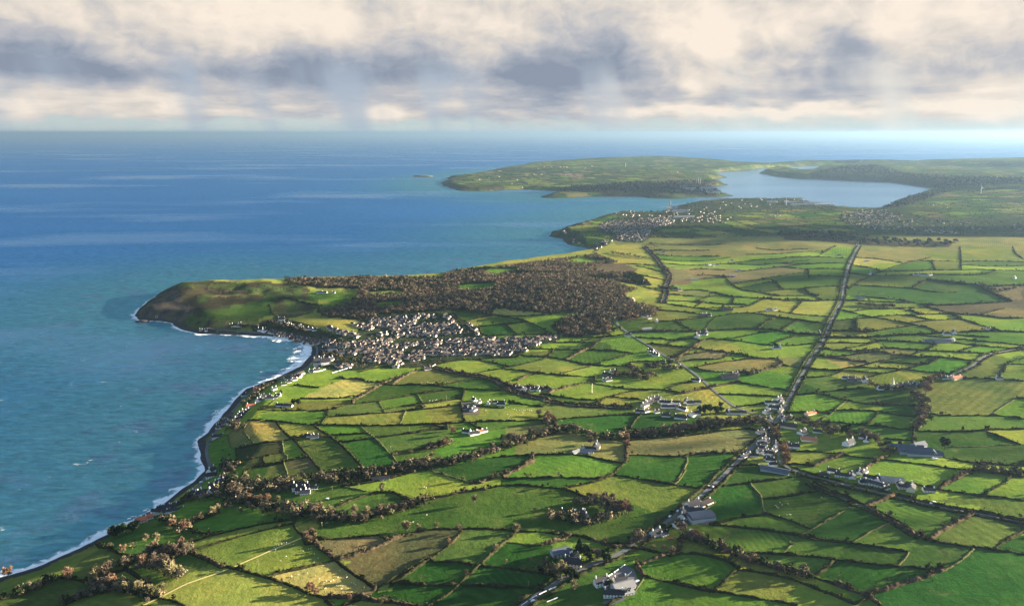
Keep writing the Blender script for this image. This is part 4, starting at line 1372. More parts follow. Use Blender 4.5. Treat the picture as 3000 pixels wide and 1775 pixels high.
def plant(u, v, hp, kind):
    x, y = ground([u], [v])[0]; d = math.sqrt(x * x + y * y + (CAMZ - 60) ** 2); h = max(5.0, hp / F * d * 1.12)
    nm, tm, cm = TREES[kind][rt.integers(0, 3)]
    e = empty(nm, (x, y, float(hgt(x, y))), rt.uniform(0, 6.28)); s = rt.uniform(.92, 1.18); e.scale = (h * s, h * s, h)
    link('trunk', tm, e); link('crown', cm, e)
    size = 'tall ' if h > 17 else 'small ' if h < 9 else ''
    later(e, 'tree', size + DESC[kind], 'trees along the hedges and farms', u, v)
t_ = 'PX'; allt = []
for ln in TREE_PTS.strip().splitlines():
    if ln[0] == '@': t_ = ln[1:]; continue
    k_, rest = ln.split(' ', 1)
    for p in pts(rest):
        u, v, _ = tile(t_, p); allt.append((u, v, p[2] * TILE[t_][2], KEY[k_]))
allt.sort(key=lambda t: -t[2])
for t in allt[:298]: plant(*t)
EXTRA_TREES = allt[298:]
# ------------------------------------------------------------------ woodland and garden shrubs: masses nobody could count
def mass(name, items, mats_col, n_quads, r, leaf=.10):
    """items: rows of x, y, height, colour index"""
    items = np.array(items); nt_ = len(items)
    tmpl = []
    for q in range(12):
        d = r.normal(size=(n_quads, 3)); d /= np.linalg.norm(d, axis=1)[:, None]; d[:, 2] = np.where(d[:, 2] < -.3, -d[:, 2], d[:, 2])
        lump = 1 + .42 * np.sin(d[:, :1] * r.uniform(3, 6) + r.uniform(0, 6)) * np.sin(d[:, 1:2] * r.uniform(3, 6) + r.uniform(0, 6)) + .2 * np.sin(d[:, 2:] * 7 + r.uniform(0, 6))
        P_ = d * (r.uniform(.62, 1.05, (n_quads, 1))) * lump * np.array([r.uniform(.34, .5), r.uniform(.34, .5), .42]) + np.array([0, 0, .50])
        V, Fq = quads(P_, leaf, r, d); tmpl.append((V, Fq))
    Vs, Fs, Cs = [], [], []; base = 0
    zz = hgt(items[:, 0], items[:, 1])
    for k in range(nt_):
        V, Fq = tmpl[r.integers(0, 12)]; a = r.uniform(0, 6.28); c, s = math.cos(a), math.sin(a); h = items[k, 2]
        W_ = np.empty_like(V); W_[:, 0] = (V[:, 0] * c - V[:, 1] * s) * h + items[k, 0]; W_[:, 1] = (V[:, 0] * s + V[:, 1] * c) * h + items[k, 1]; W_[:, 2] = V[:, 2] * h + zz[k]
        Vs.append(W_); Fs.append(Fq + base); base += len(V)
        cc = mats_col[int(items[k, 3])] * r.uniform(.7, 1.3); Cs.append(np.repeat(cc[None], len(V), 0) * r.uniform(.8, 1.2, (len(V) // 4, 1)).repeat(4, 0))
    m, nt, b = new_mat(name + '_foliage'); n = N(nt); n.set(b.inputs['Base Color'], n.attr('crown_colour'))
    me = mesh_np(name, np.vstack(Vs), np.vstack(Fs), m); vcol(me, 'crown_colour', np.vstack(Cs))
    return link(name, me, kind='stuff')
WC = np.array([(.074, .062, .049), (.050, .043, .038), (.092, .078, .056), (.014, .021, .012), (.10, .068, .048), (.062, .062, .036)]) * np.array([[1.5], [1.5], [1.5], [1.0], [1.35], [1.4]])
rw = np.random.default_rng(31)
WOODS = [(w, poly) for (w, poly), (_, px) in zip(ZP, ZONES) if w == 'wood']
CLEAR = [world_line(pp) for _, pp in parse("""
@T2
x 950,335 1000,285 1100,268 1340,262 1360,300 1210,345
x 1230,150 1330,122 1560,122 1560,155 1380,190 1250,185
x 90,350 420,335 450,375 110,390
x 160,460 410,440 450,495 180,505
x 2000,60 2200,10 2330,40 2420,60 2250,85 2100,75
@T1
x 1860,240 2060,262 2330,280 2330,320 2080,350 1900,330
x 1900,385 2100,350 2330,335 2200,390 2000,430
@F4
x 1470,1085 1600,1035 1750,1035 1860,1080 1830,1115 1700,1125 1560,1115
x 1640,1172 1800,1195 2030,1238 2010,1262 1800,1245 1655,1198
""")]
def scatter(poly, sp, r):
    lo, hi = poly.min(0), poly.max(0); nx, ny = int((hi[0] - lo[0]) / sp) + 1, int((hi[1] - lo[1]) / sp) + 1
    X, Y = np.meshgrid(lo[0] + np.arange(nx) * sp, lo[1] + np.arange(ny) * sp, indexing='ij')
    X = X + r.uniform(-.48, .48, X.shape) * sp; Y = Y + r.uniform(-.48, .48, Y.shape) * sp
    ok = in_poly(X, Y, poly) & (shore(X, Y) > 25)
    for c in CLEAR: ok &= ~in_poly(X, Y, c)
    return np.stack([X[ok], Y[ok]], 1)
items = []; far_items = []; CONIF = world_line([tile('F4', p) for p in pts('1740,1140 1830,1130 2080,1200 2090,1240 1900,1215 1760,1180')])
for w, poly in WOODS:
    d = np.hypot(*poly.mean(0))
    for x, y in scatter(poly, 6.0 if d < 3200 else 40.0, rw):
        cn = fbm(np.array(x / 120.), np.array(y / 120.), 2); u, v = project(x, y, 50.0)
        ever = .30 if (v < 850 and u < 1400) else .05
        if 1700 < u < 1900 and v < 800 and u > 1780: ever = .0
        if CONIF is not None and in_poly(np.array([x]), np.array([y]), CONIF)[0]: ever = 1.0
        c = 3 if rw.random() < ever or cn < -.38 else (4 if (cn > .3 and rw.random() < .35) else rw.choice([0, 1, 1, 2, 5]))
        (items if d < 3200 else far_items).append((x, y, rw.choice([5, 6, 7.5, 9, 10.5, 13]) * rw.uniform(.85, 1.15) if d < 3200 else rw.uniform(12, 20), c if d < 3200 else rw.choice([3, 1, 3])))
mass('woodland', items, WC * np.array([1.10, .99, .86]), 56, rw, .070)
mass('distant_woods_and_shade', far_items, WC * .8, 22, rw, .2)  # the belt beyond the inlet is a hill slope's shade, painted as trees
# belts of scrub along the gullies, lanes and the coast road (photo pixels traced as centre lines with a half width in metres)
BELTS = parse("""
@T11
14 380,380 480,330 600,330 800,390 1000,430 1200,470 1350,490 1500,510 1700,530
9 1700,530 1950,490 2200,430 2509,340
16 540,190 700,190 850,190 1000,190 1120,200
12 1180,130 1350,110 1500,110 1700,90 1900,60 2100,40
18 420,200 520,230 600,270 480,320
10 640,160 830,150 1020,140
@T6
12 200,1100 300,1150 420,1190 320,1250
13 1250,1080 1500,1060 1700,1040 1900,1000 2100,980 2350,930
10 40,850 120,900 200,950 300,1000
7 250,560 330,560 420,520
6 380,330 460,300 560,180 640,130 760,70
@T7
11 0,1150 150,1140 300,1110 500,1090 650,1050 800,1010 950,960 1100,910 1300,840 1500,780 1650,760
12 1420,620 1480,680 1520,740
9 1650,740 1800,790 1950,830 2100,850 2250,850
7 200,950 330,930 450,870
8 2100,190 2250,180 2400,200 2509,230
5 1000,300 1150,310 1300,320 1450,330
@T8
12 60,850 250,840 450,830
17 560,820 750,790 950,750 1150,720 1350,710 1550,690
9 1560,700 1700,740 1760,760
6 150,80 250,180 380,190 480,210
8 420,100 560,120 700,120
6 1330,150 1450,180 1550,170
8 1900,680 2050,700 2226,720
6 1700,840 1760,880 1820,960
@T9
10 240,700 380,720 520,770 680,800
9 780,790 900,830 1000,880
8 880,290 1000,310 1150,340 1260,320
8 1360,390 1420,450 1460,520 1430,640 1370,740
9 1450,320 1480,270 1560,220 1660,180
8 990,930 1060,960 1130,990
7 1980,1150 2150,1180 2300,1210 2509,1230
@T12
9 1680,500 1850,540 2000,560 2250,540 2300,500
8 1900,370 2050,350 2200,400 2350,480
7 1500,1060 1650,1090 1800,1120
@T13
6 300,790 420,740 480,690
7 940,720 1100,780 1250,840 1450,910 1620,970
5 1620,970 1800,1030 2000,1080 2200,1130
@T3
8 760,470 830,490 900,480
6 620,80 700,100 800,120
6 780,260 850,350 870,430
9 0,760 120,760 250,740
7 0,900 200,900 400,880
8 640,1240 800,1220 900,1200
@T10
9 1050,1190 1250,1240 1480,1290
8 1600,1000 1800,1020 1950,1100 2050,1130
10 1680,860 1850,880 2080,840
8 1080,1120 1180,1060 1300,1000 1450,960
6 200,1320 400,1250 680,1140
8 1500,1300 1700,1340 1850,1350
8 1100,1200 1250,1260
8 700,1430 850,1370 1000,1330 1150,1280 1250,1250
9 1700,860 1850,850 2000,850 2100,830
7 1850,480 1950,540 2100,600
7 2000,250 2150,260 2300,240 2509,210
@T4
8 680,890 780,900 860,900
10 720,640 850,655 950,660 1070,660
8 1880,430 2000,520 2120,500 2308,470
@T1
8 1400,570 1500,560 1650,600 1800,640
6 1100,590 1250,600 1350,600
5 1960,870 2150,900 2300,930
@F4
16 1650,950 1800,980 1950,1000
20 1950,880 2060,890
""")
items = []
for wd, pp in BELTS:
    w = smooth_line(world_line(pp), 2); half = float(wd); q = resample(w, 2.0); d = np.hypot(*w.mean(0)); L_ = 2.0 * len(q)
    sp = 4.3 if d < 2200 else 9; cnt = int(L_ * 2 * half / (sp * sp) * 1.25)
    i = rw.integers(0, len(q), cnt); p = q[i] + rw.normal(0, half * .5, (cnt, 2)); p = p[shore(p[:, 0], p[:, 1]) > 24]
    for x, y in p: items.append((x, y, rw.choice([2.5, 3.5, 5.0, 7.0, 9.5]) * rw.uniform(.8, 1.3), rw.choice([0, 1, 1, 2, 3, 3, 5])))
for u, v, hp, kd in EXTRA_TREES:
    x, y = ground([u], [v])[0]; items.append((x, y, max(6., hp / F * np.hypot(x, y) * 1.1), dict(russet=4, brown=0, pale=2, evergreen=3, conifer=3)[kd]))
# thickets on the shaded coast slope
slope = world_line([tile('T6', p) for p in pts('20,700 180,620 240,720 320,800 330,940 400,1010 340,1150 180,1060 60,980 30,880')])
for x, y in scatter(slope, 9, rw):
    if rw.random() < .35: items.append((x, y, rw.uniform(2, 5), rw.choice([3, 3, 1])))
for spec_ in ('240,560 450,560 600,540 560,480 250,500', '850,215 1290,245 1280,275 870,260'):
    for x, y in scatter(world_line([tile('T1', p) for p in pts(spec_)]), 6, rw): items.append((x, y, rw.uniform(2, 4.5), rw.choice([3, 1, 1])))
for u, v in ((1160, 195), (1240, 195), (1300, 205), (1360, 190), (1420, 200), (1450, 215), (1500, 225), (1540, 230), (1580, 225), (1610, 230), (1690, 210), (1640, 235), (1180, 305), (1340, 250), (1700, 275)):
    x, y = ground(*[[c] for c in tile('T1', (u, v))])[0]; items.append((x, y, rw.uniform(4, 7), 3))
mass('scrub', items, WC * np.array([1.08, 1.02, .85]), 60, rw, .080)
# garden shrubs between the village houses
items = []
for (w, poly) in ZP:
    if w != 'garden': continue
    d = np.hypot(*poly.mean(0))
    for x, y in scatter(poly, 10 if d < 3000 else 30, rw):
        if rw.random() < .55: items.append((x, y, rw.uniform(2.5, 6.5) * (1 if d < 3000 else 1.6), rw.choice([3, 3, 1, 0, 5])))
mass('garden_shrubbery', items, WC * .8, 20, rw, .15)

# hedges of the far patchwork, a wall of tiny bushes
px_ = rw.uniform(-3800, 5200, 500000); py_ = rw.uniform(3000, 9500, 500000)
ok = (np.abs(np.arctan2(px_, py_)) < .66) & (shore(px_, py_) > 40)
px_, py_ = px_[ok], py_[ok]; _, _, us_ = ground_colour(px_, py_); _, ed_ = far_fields(px_, py_)
ok = (~us_) & (ed_ < 3.5); px_, py_ = px_[ok][:15000], py_[ok][:15000]
mass('far_hedge_bushes', np.column_stack([px_, py_, rw.uniform(3, 6.5, len(px_)), rw.choice([3, 3, 1, 5], len(px_))]), WC * .8, 9, rw, .26)

# the hedges carry on past the traced fields, on the slopes beside and below the view
px_ = rw.uniform(-1200, 3600, 900000); py_ = rw.uniform(150, 3500, 900000); aa_ = np.abs(np.arctan2(px_, py_))
ok = (aa_ < .86) & (np.hypot(px_, py_) > 330) & (np.hypot(px_, py_) < 3600); px_, py_ = px_[ok], py_[ok]
ok = shore(px_, py_) > 30; px_, py_ = px_[ok], py_[ok]; _, _, us_ = ground_colour(px_, py_); _, ed_ = far_fields(px_, py_)
ok = (~us_) & (ed_ < 2.0); px_, py_ = px_[ok][:16000], py_[ok][:16000]
mass('outlying_hedgerows', np.column_stack([px_, py_, rw.choice([2.2, 2.8, 3.6, 6.0], len(px_)) * rw.uniform(.8, 1.3, len(px_)), rw.choice([3, 3, 1, 5], len(px_))]), WC * .8, 16, rw, .17)
# ------------------------------------------------------------------ houses, barns and other built things
M_WALL = dict(w=simple('white_render', (.70, .69, .66), .9, .1, .1, .4, rnd=.06), c=simple('cream_render', (.66, .57, .44), .9, .1, .1, .4, rnd=.08), p=simple('pink_brick', (.56, .38, .30), .9, .1, .2, .6, rnd=.1),
              g=simple('grey_cladding', (.36, .38, .41), .7, .2, .12, .4, rnd=.1), b=simple('dark_stone', (.20, .19, .18), .9, .1, .25, .6, rnd=.1))
M_ROOF = dict(s=simple('slate_roof', (.030, .030, .036), .8, .15, .25, .5, rnd=.2), n=simple('brown_tile_roof', (.052, .042, .038), .9, .1, .25, .5, rnd=.2), r=simple('red_tile_roof', (.38, .13, .07), .9, .1, .2, .5, rnd=.1),
              l=simple('pale_sheet_roof', (.17, .175, .18), .7, .1, .2, .3, rnd=.1), k=simple('blue_grey_sheet_roof', (.060, .075, .10), .7, .2, .2, .3, rnd=.1))
M_GLASS = simple('window_glass', (.02, .024, .03), .15, .5, .1, 1.0); M_DOOR = simple('door_paint', (.06, .05, .05), .5, .3)
def solid(boxes):
    V = []; Fq = []
    for (x0, y0, z0, x1, y1, z1) in boxes:
        n_ = len(V); V += [(x0, y0, z0), (x1, y0, z0), (x1, y1, z0), (x0, y1, z0), (x0, y0, z1), (x1, y0, z1), (x1, y1, z1), (x0, y1, z1)]
        Fq += [tuple(n_ + q for q in f) for f in ((0, 3, 2, 1), (4, 5, 6, 7), (0, 1, 5, 4), (1, 2, 6, 5), (2, 3, 7, 6), (3, 0, 4, 7))]
    return V, Fq
def pymesh(name, V, Fq, mat):
    me = bpy.data.meshes.new(name); me.from_pydata(V, [], Fq); me.materials.append(mat); me.update(); return me
RZ = 1.72
def wall_shape():
    V = [(-.5, -.5, -.6), (.5, -.5, -.6), (.5, .5, -.6), (-.5, .5, -.6), (-.5, -.5, 1), (.5, -.5, 1), (.5, .5, 1), (-.5, .5, 1), (-.5, 0, RZ), (.5, 0, RZ)]
    return V, [(0, 1, 5, 4), (2, 3, 7, 6), (1, 2, 6, 9, 5), (3, 0, 4, 8, 7)]
def roof_shape(over=.035, th=.07):
    x = .5 + over; y = .5 + over * 1.6; s = (RZ - 1) / .5; ze = 1 - (y - .5) * s
    V = [(-x, -y, ze), (x, -y, ze), (x, 0, RZ + .02), (-x, 0, RZ + .02), (-x, y, ze), (x, y, ze)]
    V += [(a, b_, c_ + th) for a, b_, c_ in V]
    return V, [(0, 1, 2, 3), (3, 2, 5, 4), (6, 9, 8, 7), (9, 10, 11, 8), (0, 6, 7, 1), (4, 5, 11, 10), (0, 3, 9, 6), (3, 4, 10, 9), (1, 7, 8, 2), (2, 8, 11, 5)]
def barrel_shape():
    an = np.linspace(0, math.pi, 11); P_ = [(-.5 * math.cos(a), .95 + .8 * math.sin(a)) for a in an]; V = []; Fq = []
    for x in (-.51, .51): V += [(x, y, z) for y, z in P_]
    k = len(P_)
    for i in range(k - 1): Fq.append((i, i + 1, k + i + 1, k + i))
    Fq.append(tuple(range(k))); Fq.append(tuple(range(2 * k - 1, k - 1, -1)))
    return V, Fq
ME_WALL = {k: pymesh('wall', *wall_shape(), m) for k, m in M_WALL.items()}
ME_ROOF = {k: pymesh('roof', *roof_shape(), m) for k, m in M_ROOF.items()}; ME_BARREL = pymesh('roof', *barrel_shape(), M_ROOF['k'])
ME_CHIM = pymesh('chimney', *solid([(-.5, -.5, 0, .5, .5, 1), (-.36, -.36, 1, -.06, .36, 1.22), (.06, -.36, 1, .36, .36, 1.22)]), M_WALL['w'])
ME_WIN = pymesh('window', *solid([(-.5, -.05, 0, .5, .05, 1)]), M_GLASS); ME_DOOR = pymesh('door', *solid([(-.5, -.05, 0, .5, .05, 1)]), M_DOOR)
rb = np.random.default_rng(77)
WNAME = dict(w='white', c='cream', p='pink brick', g='grey', b='stone'); RNAME = dict(s='slate', n='brown tile', r='red tile', l='pale sheet', k='blue-grey sheet')
def child(name, me, par, loc, scl):
    o = link(name, me, par); o.location = loc; o.scale = scl; return o
BUILT = []
def house(u, v, L_, Wd, rot, wk='w', rk='s', H=2.9, noun='house', chim=2, detail=False, barrel=False, label=None, group='houses and farm buildings', name=None):
    x, y = ground([u], [v])[0]
    z = float(min(hgt(x + dx, y + dy) for dx in (-3, 3) for dy in (-3, 3)))
    e = empty(name or ('barn' if noun == 'barn' else 'house'), (x, y, z), R(rot)); sc = (L_, Wd, H)
    child('wall', ME_WALL[wk], e, (0, 0, 0), sc); child('roof', ME_BARREL if barrel else ME_ROOF[rk], e, (0, 0, 0), sc)
    for q in range(chim):
        cx_ = (-.42, .42, 0)[q] * L_; child('chimney', ME_CHIM, e, (cx_, 0, H * 1.6), (1.1, 1.5, H * .55))
    if detail:
        nst = 2 if H > 4.2 else 1; nw = max(2, int(L_ / 3.2))
        for st in range(nst):
            for sgn in (-1, 1):
                for q in range(nw):
                    fx = (-.5 + (q + .5) / nw) * L_ * .94; z0 = .9 + st * H * .47
                    if q == nw // 2 and st == 0: child('door', ME_DOOR, e, (fx, sgn * Wd * .5, .1), (1.0, .9, 2.0))
                    else: child('window', ME_WIN, e, (fx, sgn * Wd * .5, z0), (1.25, .9, 1.2))
    desc = '%s %s with %s roof' % (WNAME[wk], 'barn' if noun == 'barn' else 'house' if not label else label, RNAME[rk])
    o = e; o['category'] = noun; o['group'] = group
    return e, desc, x, y
# kind letters: wall colour + roof; numbers: x, y in the crop, length, width, ridge angle in degrees, wall height
HOUSES = """
@T12
ws 2190,1205,13,7,20,4.8 2240,1222,6,4,20,2.8 2320,1325,18,7,-4,4.2 2390,1175,12,7,15,3.4 1905,915,9,6,10,3 1880,890,8,6,90,3
gl 2420,1250,20,11,22,4.2 2470,1300,10,7,20,3.0
cs 1890,1010,17,9,-12,5.4
gk 1760,890,17,11,20,4.2
ws 1965,468,14,7,10,3 2015,485,10,7,-70,3.4 1850,455,18,6,-12,2.8
@T13
ws 1005,395,16,10,25,5.2 890,500,13,8,70,4.6 700,690,8,6,30,3 615,690,12,8,35,4.4
wn 1130,365,18,9,35,3.2 860,590,14,9,30,3.4
gs 995,450,22,9,-10,4 930,420,10,7,30,3.2
pn 905,585,9,7,70,3.2
@T14
ws 340,25,14,8,-25,3 440,72,17,8,-24,3 240,70,12,7,-24,2.8 540,80,13,8,70,3 780,110,22,8,-35,3 820,120,13,8,55,3.2 780,165,22,8,-38,3 690,150,14,7,-10,2.8 1375,235,12,7,-10,2.8 910,212,8,5,20,2.6 1065,185,9,7,70,3.4 620,40,9,7,60,3
cs 1180,222,13,9,60,4.4 1120,200,16,8,-10,3.2 680,35,9,5,40,3
gl 970,128,24,11,-12,3.6 920,120,12,8,-15,3
@T9
ws 670,905,16,10,35,5.0 85,935,14,9,-10,4 830,835,14,8,-25,3 190,790,12,8,30,3.2 850,870,8,7,60,3 20,640,14,8,20,3.6 620,212,8,6,0,2.8 840,245,12,9,70,4.4 760,232,9,7,0,3 1720,212,9,7,20,3 1660,215,8,6,0,3 340,775,12,7,-20,3 2245,218,10,7,0,3 1000,325,9,7,0,3
cr 1795,215,18,9,20,3.6 265,585,17,8,25,3
cr 250,860,20,11,-15,3.2
cn 35,725,22,12,-25,4.6
ps 700,215,14,9,0,3.2 1050,310,9,7,10,3
bs 1200,290,13,8,10,3.2 1270,300,13,8,-10,3.2 1320,275,13,8,15,3.2 1370,290,13,8,0,3.2 1410,300,10,8,0,3 1150,300,10,8,20,3 700,240,14,9,-5,3.2
gk 1260,950,40,8,-8,4 1330,975,46,8,-9,4 1400,1000,46,8,-9,4 1460,1020,40,8,-9,4 1400,935,18,10,20,5 1550,1010,15,9,80,4
@T8
cs 330,525,12,8,40,4.6 365,495,13,8,35,4.6 400,470,14,8,25,4.6 440,455,14,8,15,4.6 1800,575,15,7,60,3.6
ws 500,470,11,8,70,3.4 530,485,12,8,-5,3.4 580,490,14,8,-5,3.4 620,500,9,7,70,3.2 660,490,14,8,0,3.4 700,540,12,7,70,3.4 745,560,14,7,-50,3.4 785,478,14,8,70,3.4 820,495,11,8,0,3.4 890,490,14,8,0,3.4 280,585,14,7,-10,3 345,580,10,7,30,3 545,535,11,7,0,3 620,535,11,7,0,3 560,630,13,7,-12,3 870,620,16,10,30,4.4 720,650,18,11,-20,3.6 460,590,8,6,20,3
ws 1320,600,28,8,-3,3.4 1240,590,12,8,70,3.4 1680,490,12,8,-10,3.4 1740,492,10,8,0,3.4 1790,458,10,8,40,4.4 1810,482,12,8,60,3.2 1700,540,13,8,20,3 1760,545,14,8,-20,3 1660,590,13,8,30,3 1610,668,12,8,-10,3.2 1690,682,9,8,70,4.2 1875,660,16,9,-15,3.6 1620,905,14,9,50,4 1660,912,7,6,20,3 1600,940,13,7,0,3 1620,985,10,7,-20,3 1700,1000,12,8,-15,3 1600,1020,13,8,15,3.6 1640,1032,12,8,30,3 1690,1040,10,7,-20,3 1750,960,9,7,70,4 1660,1098,9,6,-20,3 1690,1112,11,7,-10,3 1435,1065,14,7,30,3 1490,1065,16,6,-5,2.8 1730,1010,9,7,40,3 1590,815,12,8,20,3 1640,790,12,8,0,3 1945,965,9,7,20,3 885,245,14,8,-25,3 590,105,8,6,20,3.6 690,100,14,6,30,3 530,42,9,5,-20,2.8 1720,1160,10,7,0,3 2040,812,14,9,40,3.4
gk 1745,1228,32,12,-28,3.4
cn 1885,745,20,11,-25,4.4
bs 1250,212,26,14,0,4.6 1310,195,12,10,20,4.6
gl 2100,880,14,8,-10,3
@T7
ws 1200,335,13,9,70,4.2 1150,325,14,8,-10,3.2 1290,335,9,7,20,3 1355,340,8,6,70,3.6 680,442,10,7,-60,3 720,470,12,6,60,3 830,475,9,6,70,3 940,470,20,7,-5,3 960,490,13,6,-5,3 590,530,11,8,10,3 640,530,11,8,10,3 670,548,11,8,65,3.4 600,778,13,7,-20,3 670,800,12,8,25,3.6 700,795,9,7,20,3 785,770,9,5,30,3 2130,155,12,7,25,4 2090,235,12,6,20,3 2055,230,12,6,25,3
cr 740,780,10,7,30,3
cs 190,120,13,9,20,3.6 1960,950,11,9,75,5.2
bs 1100,310,22,9,-12,3.4 1300,320,20,9,-8,3.4 1380,320,16,9,-5,3.4 1440,330,14,8,0,3.2 1880,960,18,8,-5,3.4 640,545,10,7,0,3 2090,180,20,9,-30,3.4
gl 1770,985,20,6,35,3 1860,985,18,6,-10,3
@T6
cr 550,150,13,9,25,4.2 490,325,15,10,10,4 335,490,13,8,20,3.2
ws 410,212,9,7,30,3.2 640,225,16,8,20,3.2 680,245,14,8,10,3 730,240,10,7,15,3 570,270,9,10,70,4.4 600,215,9,7,20,3 770,215,9,7,0,3 730,150,9,7,50,3.6 810,320,18,8,-8,3 870,325,16,8,-5,3 890,75,8,7,20,3 830,100,9,7,20,3 945,50,9,6,30,3 1155,650,12,8,10,3 1110,640,10,7,0,3 75,1015,10,8,70,5 70,1062,14,9,20,4.6 185,1090,9,8,70,4.4 155,1130,12,8,40,4 100,1165,14,8,20,4 30,1235,16,8,15,4.4 80,1228,9,8,70,5 1010,1195,20,8,0,5.4 1010,1225,12,8,0,5.2 1100,1190,20,7,0,3.2 1055,1240,12,8,10,3.6 1250,1290,..
cs 430,380,12,8,45,4.2 400,405,13,8,45,4.2 380,430,12,8,45,4.2 355,460,12,8,45,4.2 140,640,18,8,20,3.4
gs 1820,1098,14,6,5,3 1870,1090,16,6,8,3
@T10
ws 2160,205,10,8,70,5 2200,195,13,8,10,4.4 2250,190,10,8,70,5 2400,165,11,8,75,5 1870,360,18,9,15,4.4 1930,340,17,9,20,4.4 2010,305,22,8,35,3.6 1880,390,36,7,-8,3.4 1985,365,22,6,20,3
ps 2310,180,18,9,8,4
cr 1600,495,13,9,25,4.4
wr 1660,470,13,9,40,4.2
@T1
ws 1385,632,13,9,0,5 1420,640,13,9,70,5 1590,528,16,9,10,4.6 1640,565,12,8,0,3.6 1665,578,12,7,-10,3.4 1735,592,16,8,-12,3.4 1770,598,9,8,70,4 1830,612,14,8,0,3.6 1870,615,12,8,0,3.4 1915,625,12,8,0,3.4 800,628,7,5,0,3 850,632,7,5,20,3 1965,262,20,8,10,3.4 2010,262,16,7,-10,3.2 2100,265,8,6,0,3 1960,965,22,14,20,9 2020,960,18,13,20,8 1985,915,16,10,50,5 2075,925,11,9,70,5 1890,1030,13,9,40,3.6 1930,1030,13,8,30,3.4 2090,820,20,11,10,6.4 2170,858,16,7,15,4.4 2020,820,14,9,20,4.4 365,500,5,4,0,2.6
cn 1150,585,26,9,-5,4.2
cs 1180,580,11,9,75,4.6
@T3
ws 610,430,10,7,70,4.6 805,135,12,7,0,3 1210,258,9,7,0,3 1250,255,9,7,30,3 1320,255,14,7,0,3 1280,262,9,7,70,3 1465,215,8,6,0,3.4 1530,312,14,8,10,3 1120,950,14,9,80,4.4 1140,935,12,9,30,4.2 1215,920,9,8,75,5.4 1190,925,16,8,-30,3.4 1820,690,13,8,10,3.2 1880,690,8,6,20,3 600,750,8,7,0,3 665,770,9,7,20,3.6 735,800,6,6,60,3.4 1200,740,14,9,30,3.4 1240,745,12,9,-20,3.4 1890,1060,13,7,10,3 1925,1055,9,7,75,4.2 680,1085,13,7,-30,3 700,1110,13,8,-25,3 730,1125,13,8,-30,3 460,935,14,7,0,3 350,745,14,8,-10,3 315,740,9,8,60,3.4
gl 450,595,26,9,-3,3.6 500,590,10,8,60,4 1470,365,20,9,5,3.6 640,875,22,6,15,3 1100,400,24,6,5,3
bs 1420,690,24,10,0,3.6 1180,745,14,9,0,3.4
ps 920,490,16,9,-10,3.2 960,500,12,8,20,3
cr 510,600,9,7,70,4
@T4
ws 825,345,9,8,70,4.6 790,222,18,7,15,3 1300,350,14,9,20,3.4 1340,355,20,9,-15,3.4 1400,352,16,6,30,3 1260,350,12,8,0,3 330,918,8,6,70,4 1560,925,14,8,0,3 1630,918,9,8,75,5 1960,880,12,7,10,3 2215,380,9,7,40,3.4 700,60,7,6,0,4 520,165,16,7,0,3
gk 1420,995,30,10,-5,3.6 1500,995,34,11,-8,3.8 1560,990,24,10,10,3.6
gl 1600,985,16,8,30,3.4 730,575,20,7,-10,3
"""
NAMEK = {'gk': ('barn', 'long shed'), 'gl': ('barn', 'long shed'), 'gs': ('barn', 'shed')}
todo = []; t_ = 'PX'
for ln in HOUSES.strip().splitlines():
    if ln[0] == '@': t_ = ln[1:]; continue
    kd, rest = ln.split(' ', 1)
    for q in rest.split():
        p = q.split(',')
        if len(p) < 6: continue
        u, v = tile(t_, (float(p[0]), float(p[1])))[:2]; todo.append((kd, u, v, *map(float, p[2:])))
for kd, u, v, L_, Wd, rot, H in todo:
    wk, rk = kd; noun = 'barn' if kd in NAMEK else 'house'; near = v > 1390
    sg = 1.12
    e, desc, x, y = house(u, v, L_ * sg, Wd * sg, rot, wk, rk, H * 1.08, noun, 0 if noun == 'barn' else (2 if H < 4 or not near else 2), near, False)
    later(e, noun, desc if noun == 'house' else desc.replace(' barn', ' shed') if L_ > 14 else desc, 'houses and farm buildings', u, v)
u, v = tile('T13', (1085, 520))
e, _, x, y = house(u, v, 30, 18, 12, 'g', 'k', 5.2, 'barn', 0, False, True); later(e, 'barn', 'big blue-grey barn with rounded roof', 'houses and farm buildings', u, v)
# the village: rows of houses, from the wood side down to the fields
ROWS_U = [(560, 590, 760, 580, 4), (840, 570, 930, 640, 3), (100, 640, 480, 605, 9), (160, 668, 560, 640, 9), (60, 690, 110, 720, 2), (930, 680, 1010, 740, 3), (560, 690, 900, 665, 8), (1080, 665, 1180, 770, 4), (200, 700, 520, 690, 7), (520, 720, 980, 690, 10), (330, 740, 800, 735, 10), (180, 760, 300, 770, 2), (720, 775, 1000, 735, 6), (360, 775, 700, 770, 7)]
ROWS_L = [(0, 850, 330, 820, 8), (1500, 850, 1950, 790, 14), (1370, 830, 1650, 810, 9), (620, 845, 820, 840, 5), (870, 830, 1130, 825, 7), (1150, 830, 1330, 820, 6), (0, 890, 300, 870, 8), (630, 880, 800, 870, 5), (100, 910, 600, 870, 12), (850, 890, 1130, 870, 9), (1150, 870, 1480, 850, 10), (1500, 880, 1780, 850, 9), (120, 950, 430, 940, 9), (530, 945, 820, 920, 9), (830, 920, 1150, 910, 10), (1170, 900, 1640, 910, 14), (1120, 950, 1500, 955, 11), (780, 960, 1100, 945, 9), (460, 985, 760, 960, 9), (150, 985, 430, 975, 8), (480, 1010, 640, 1000, 5), (150, 1010, 420, 1040, 8), (80, 1010, 200, 1020, 4), (350, 1075, 390, 1085, 2)]
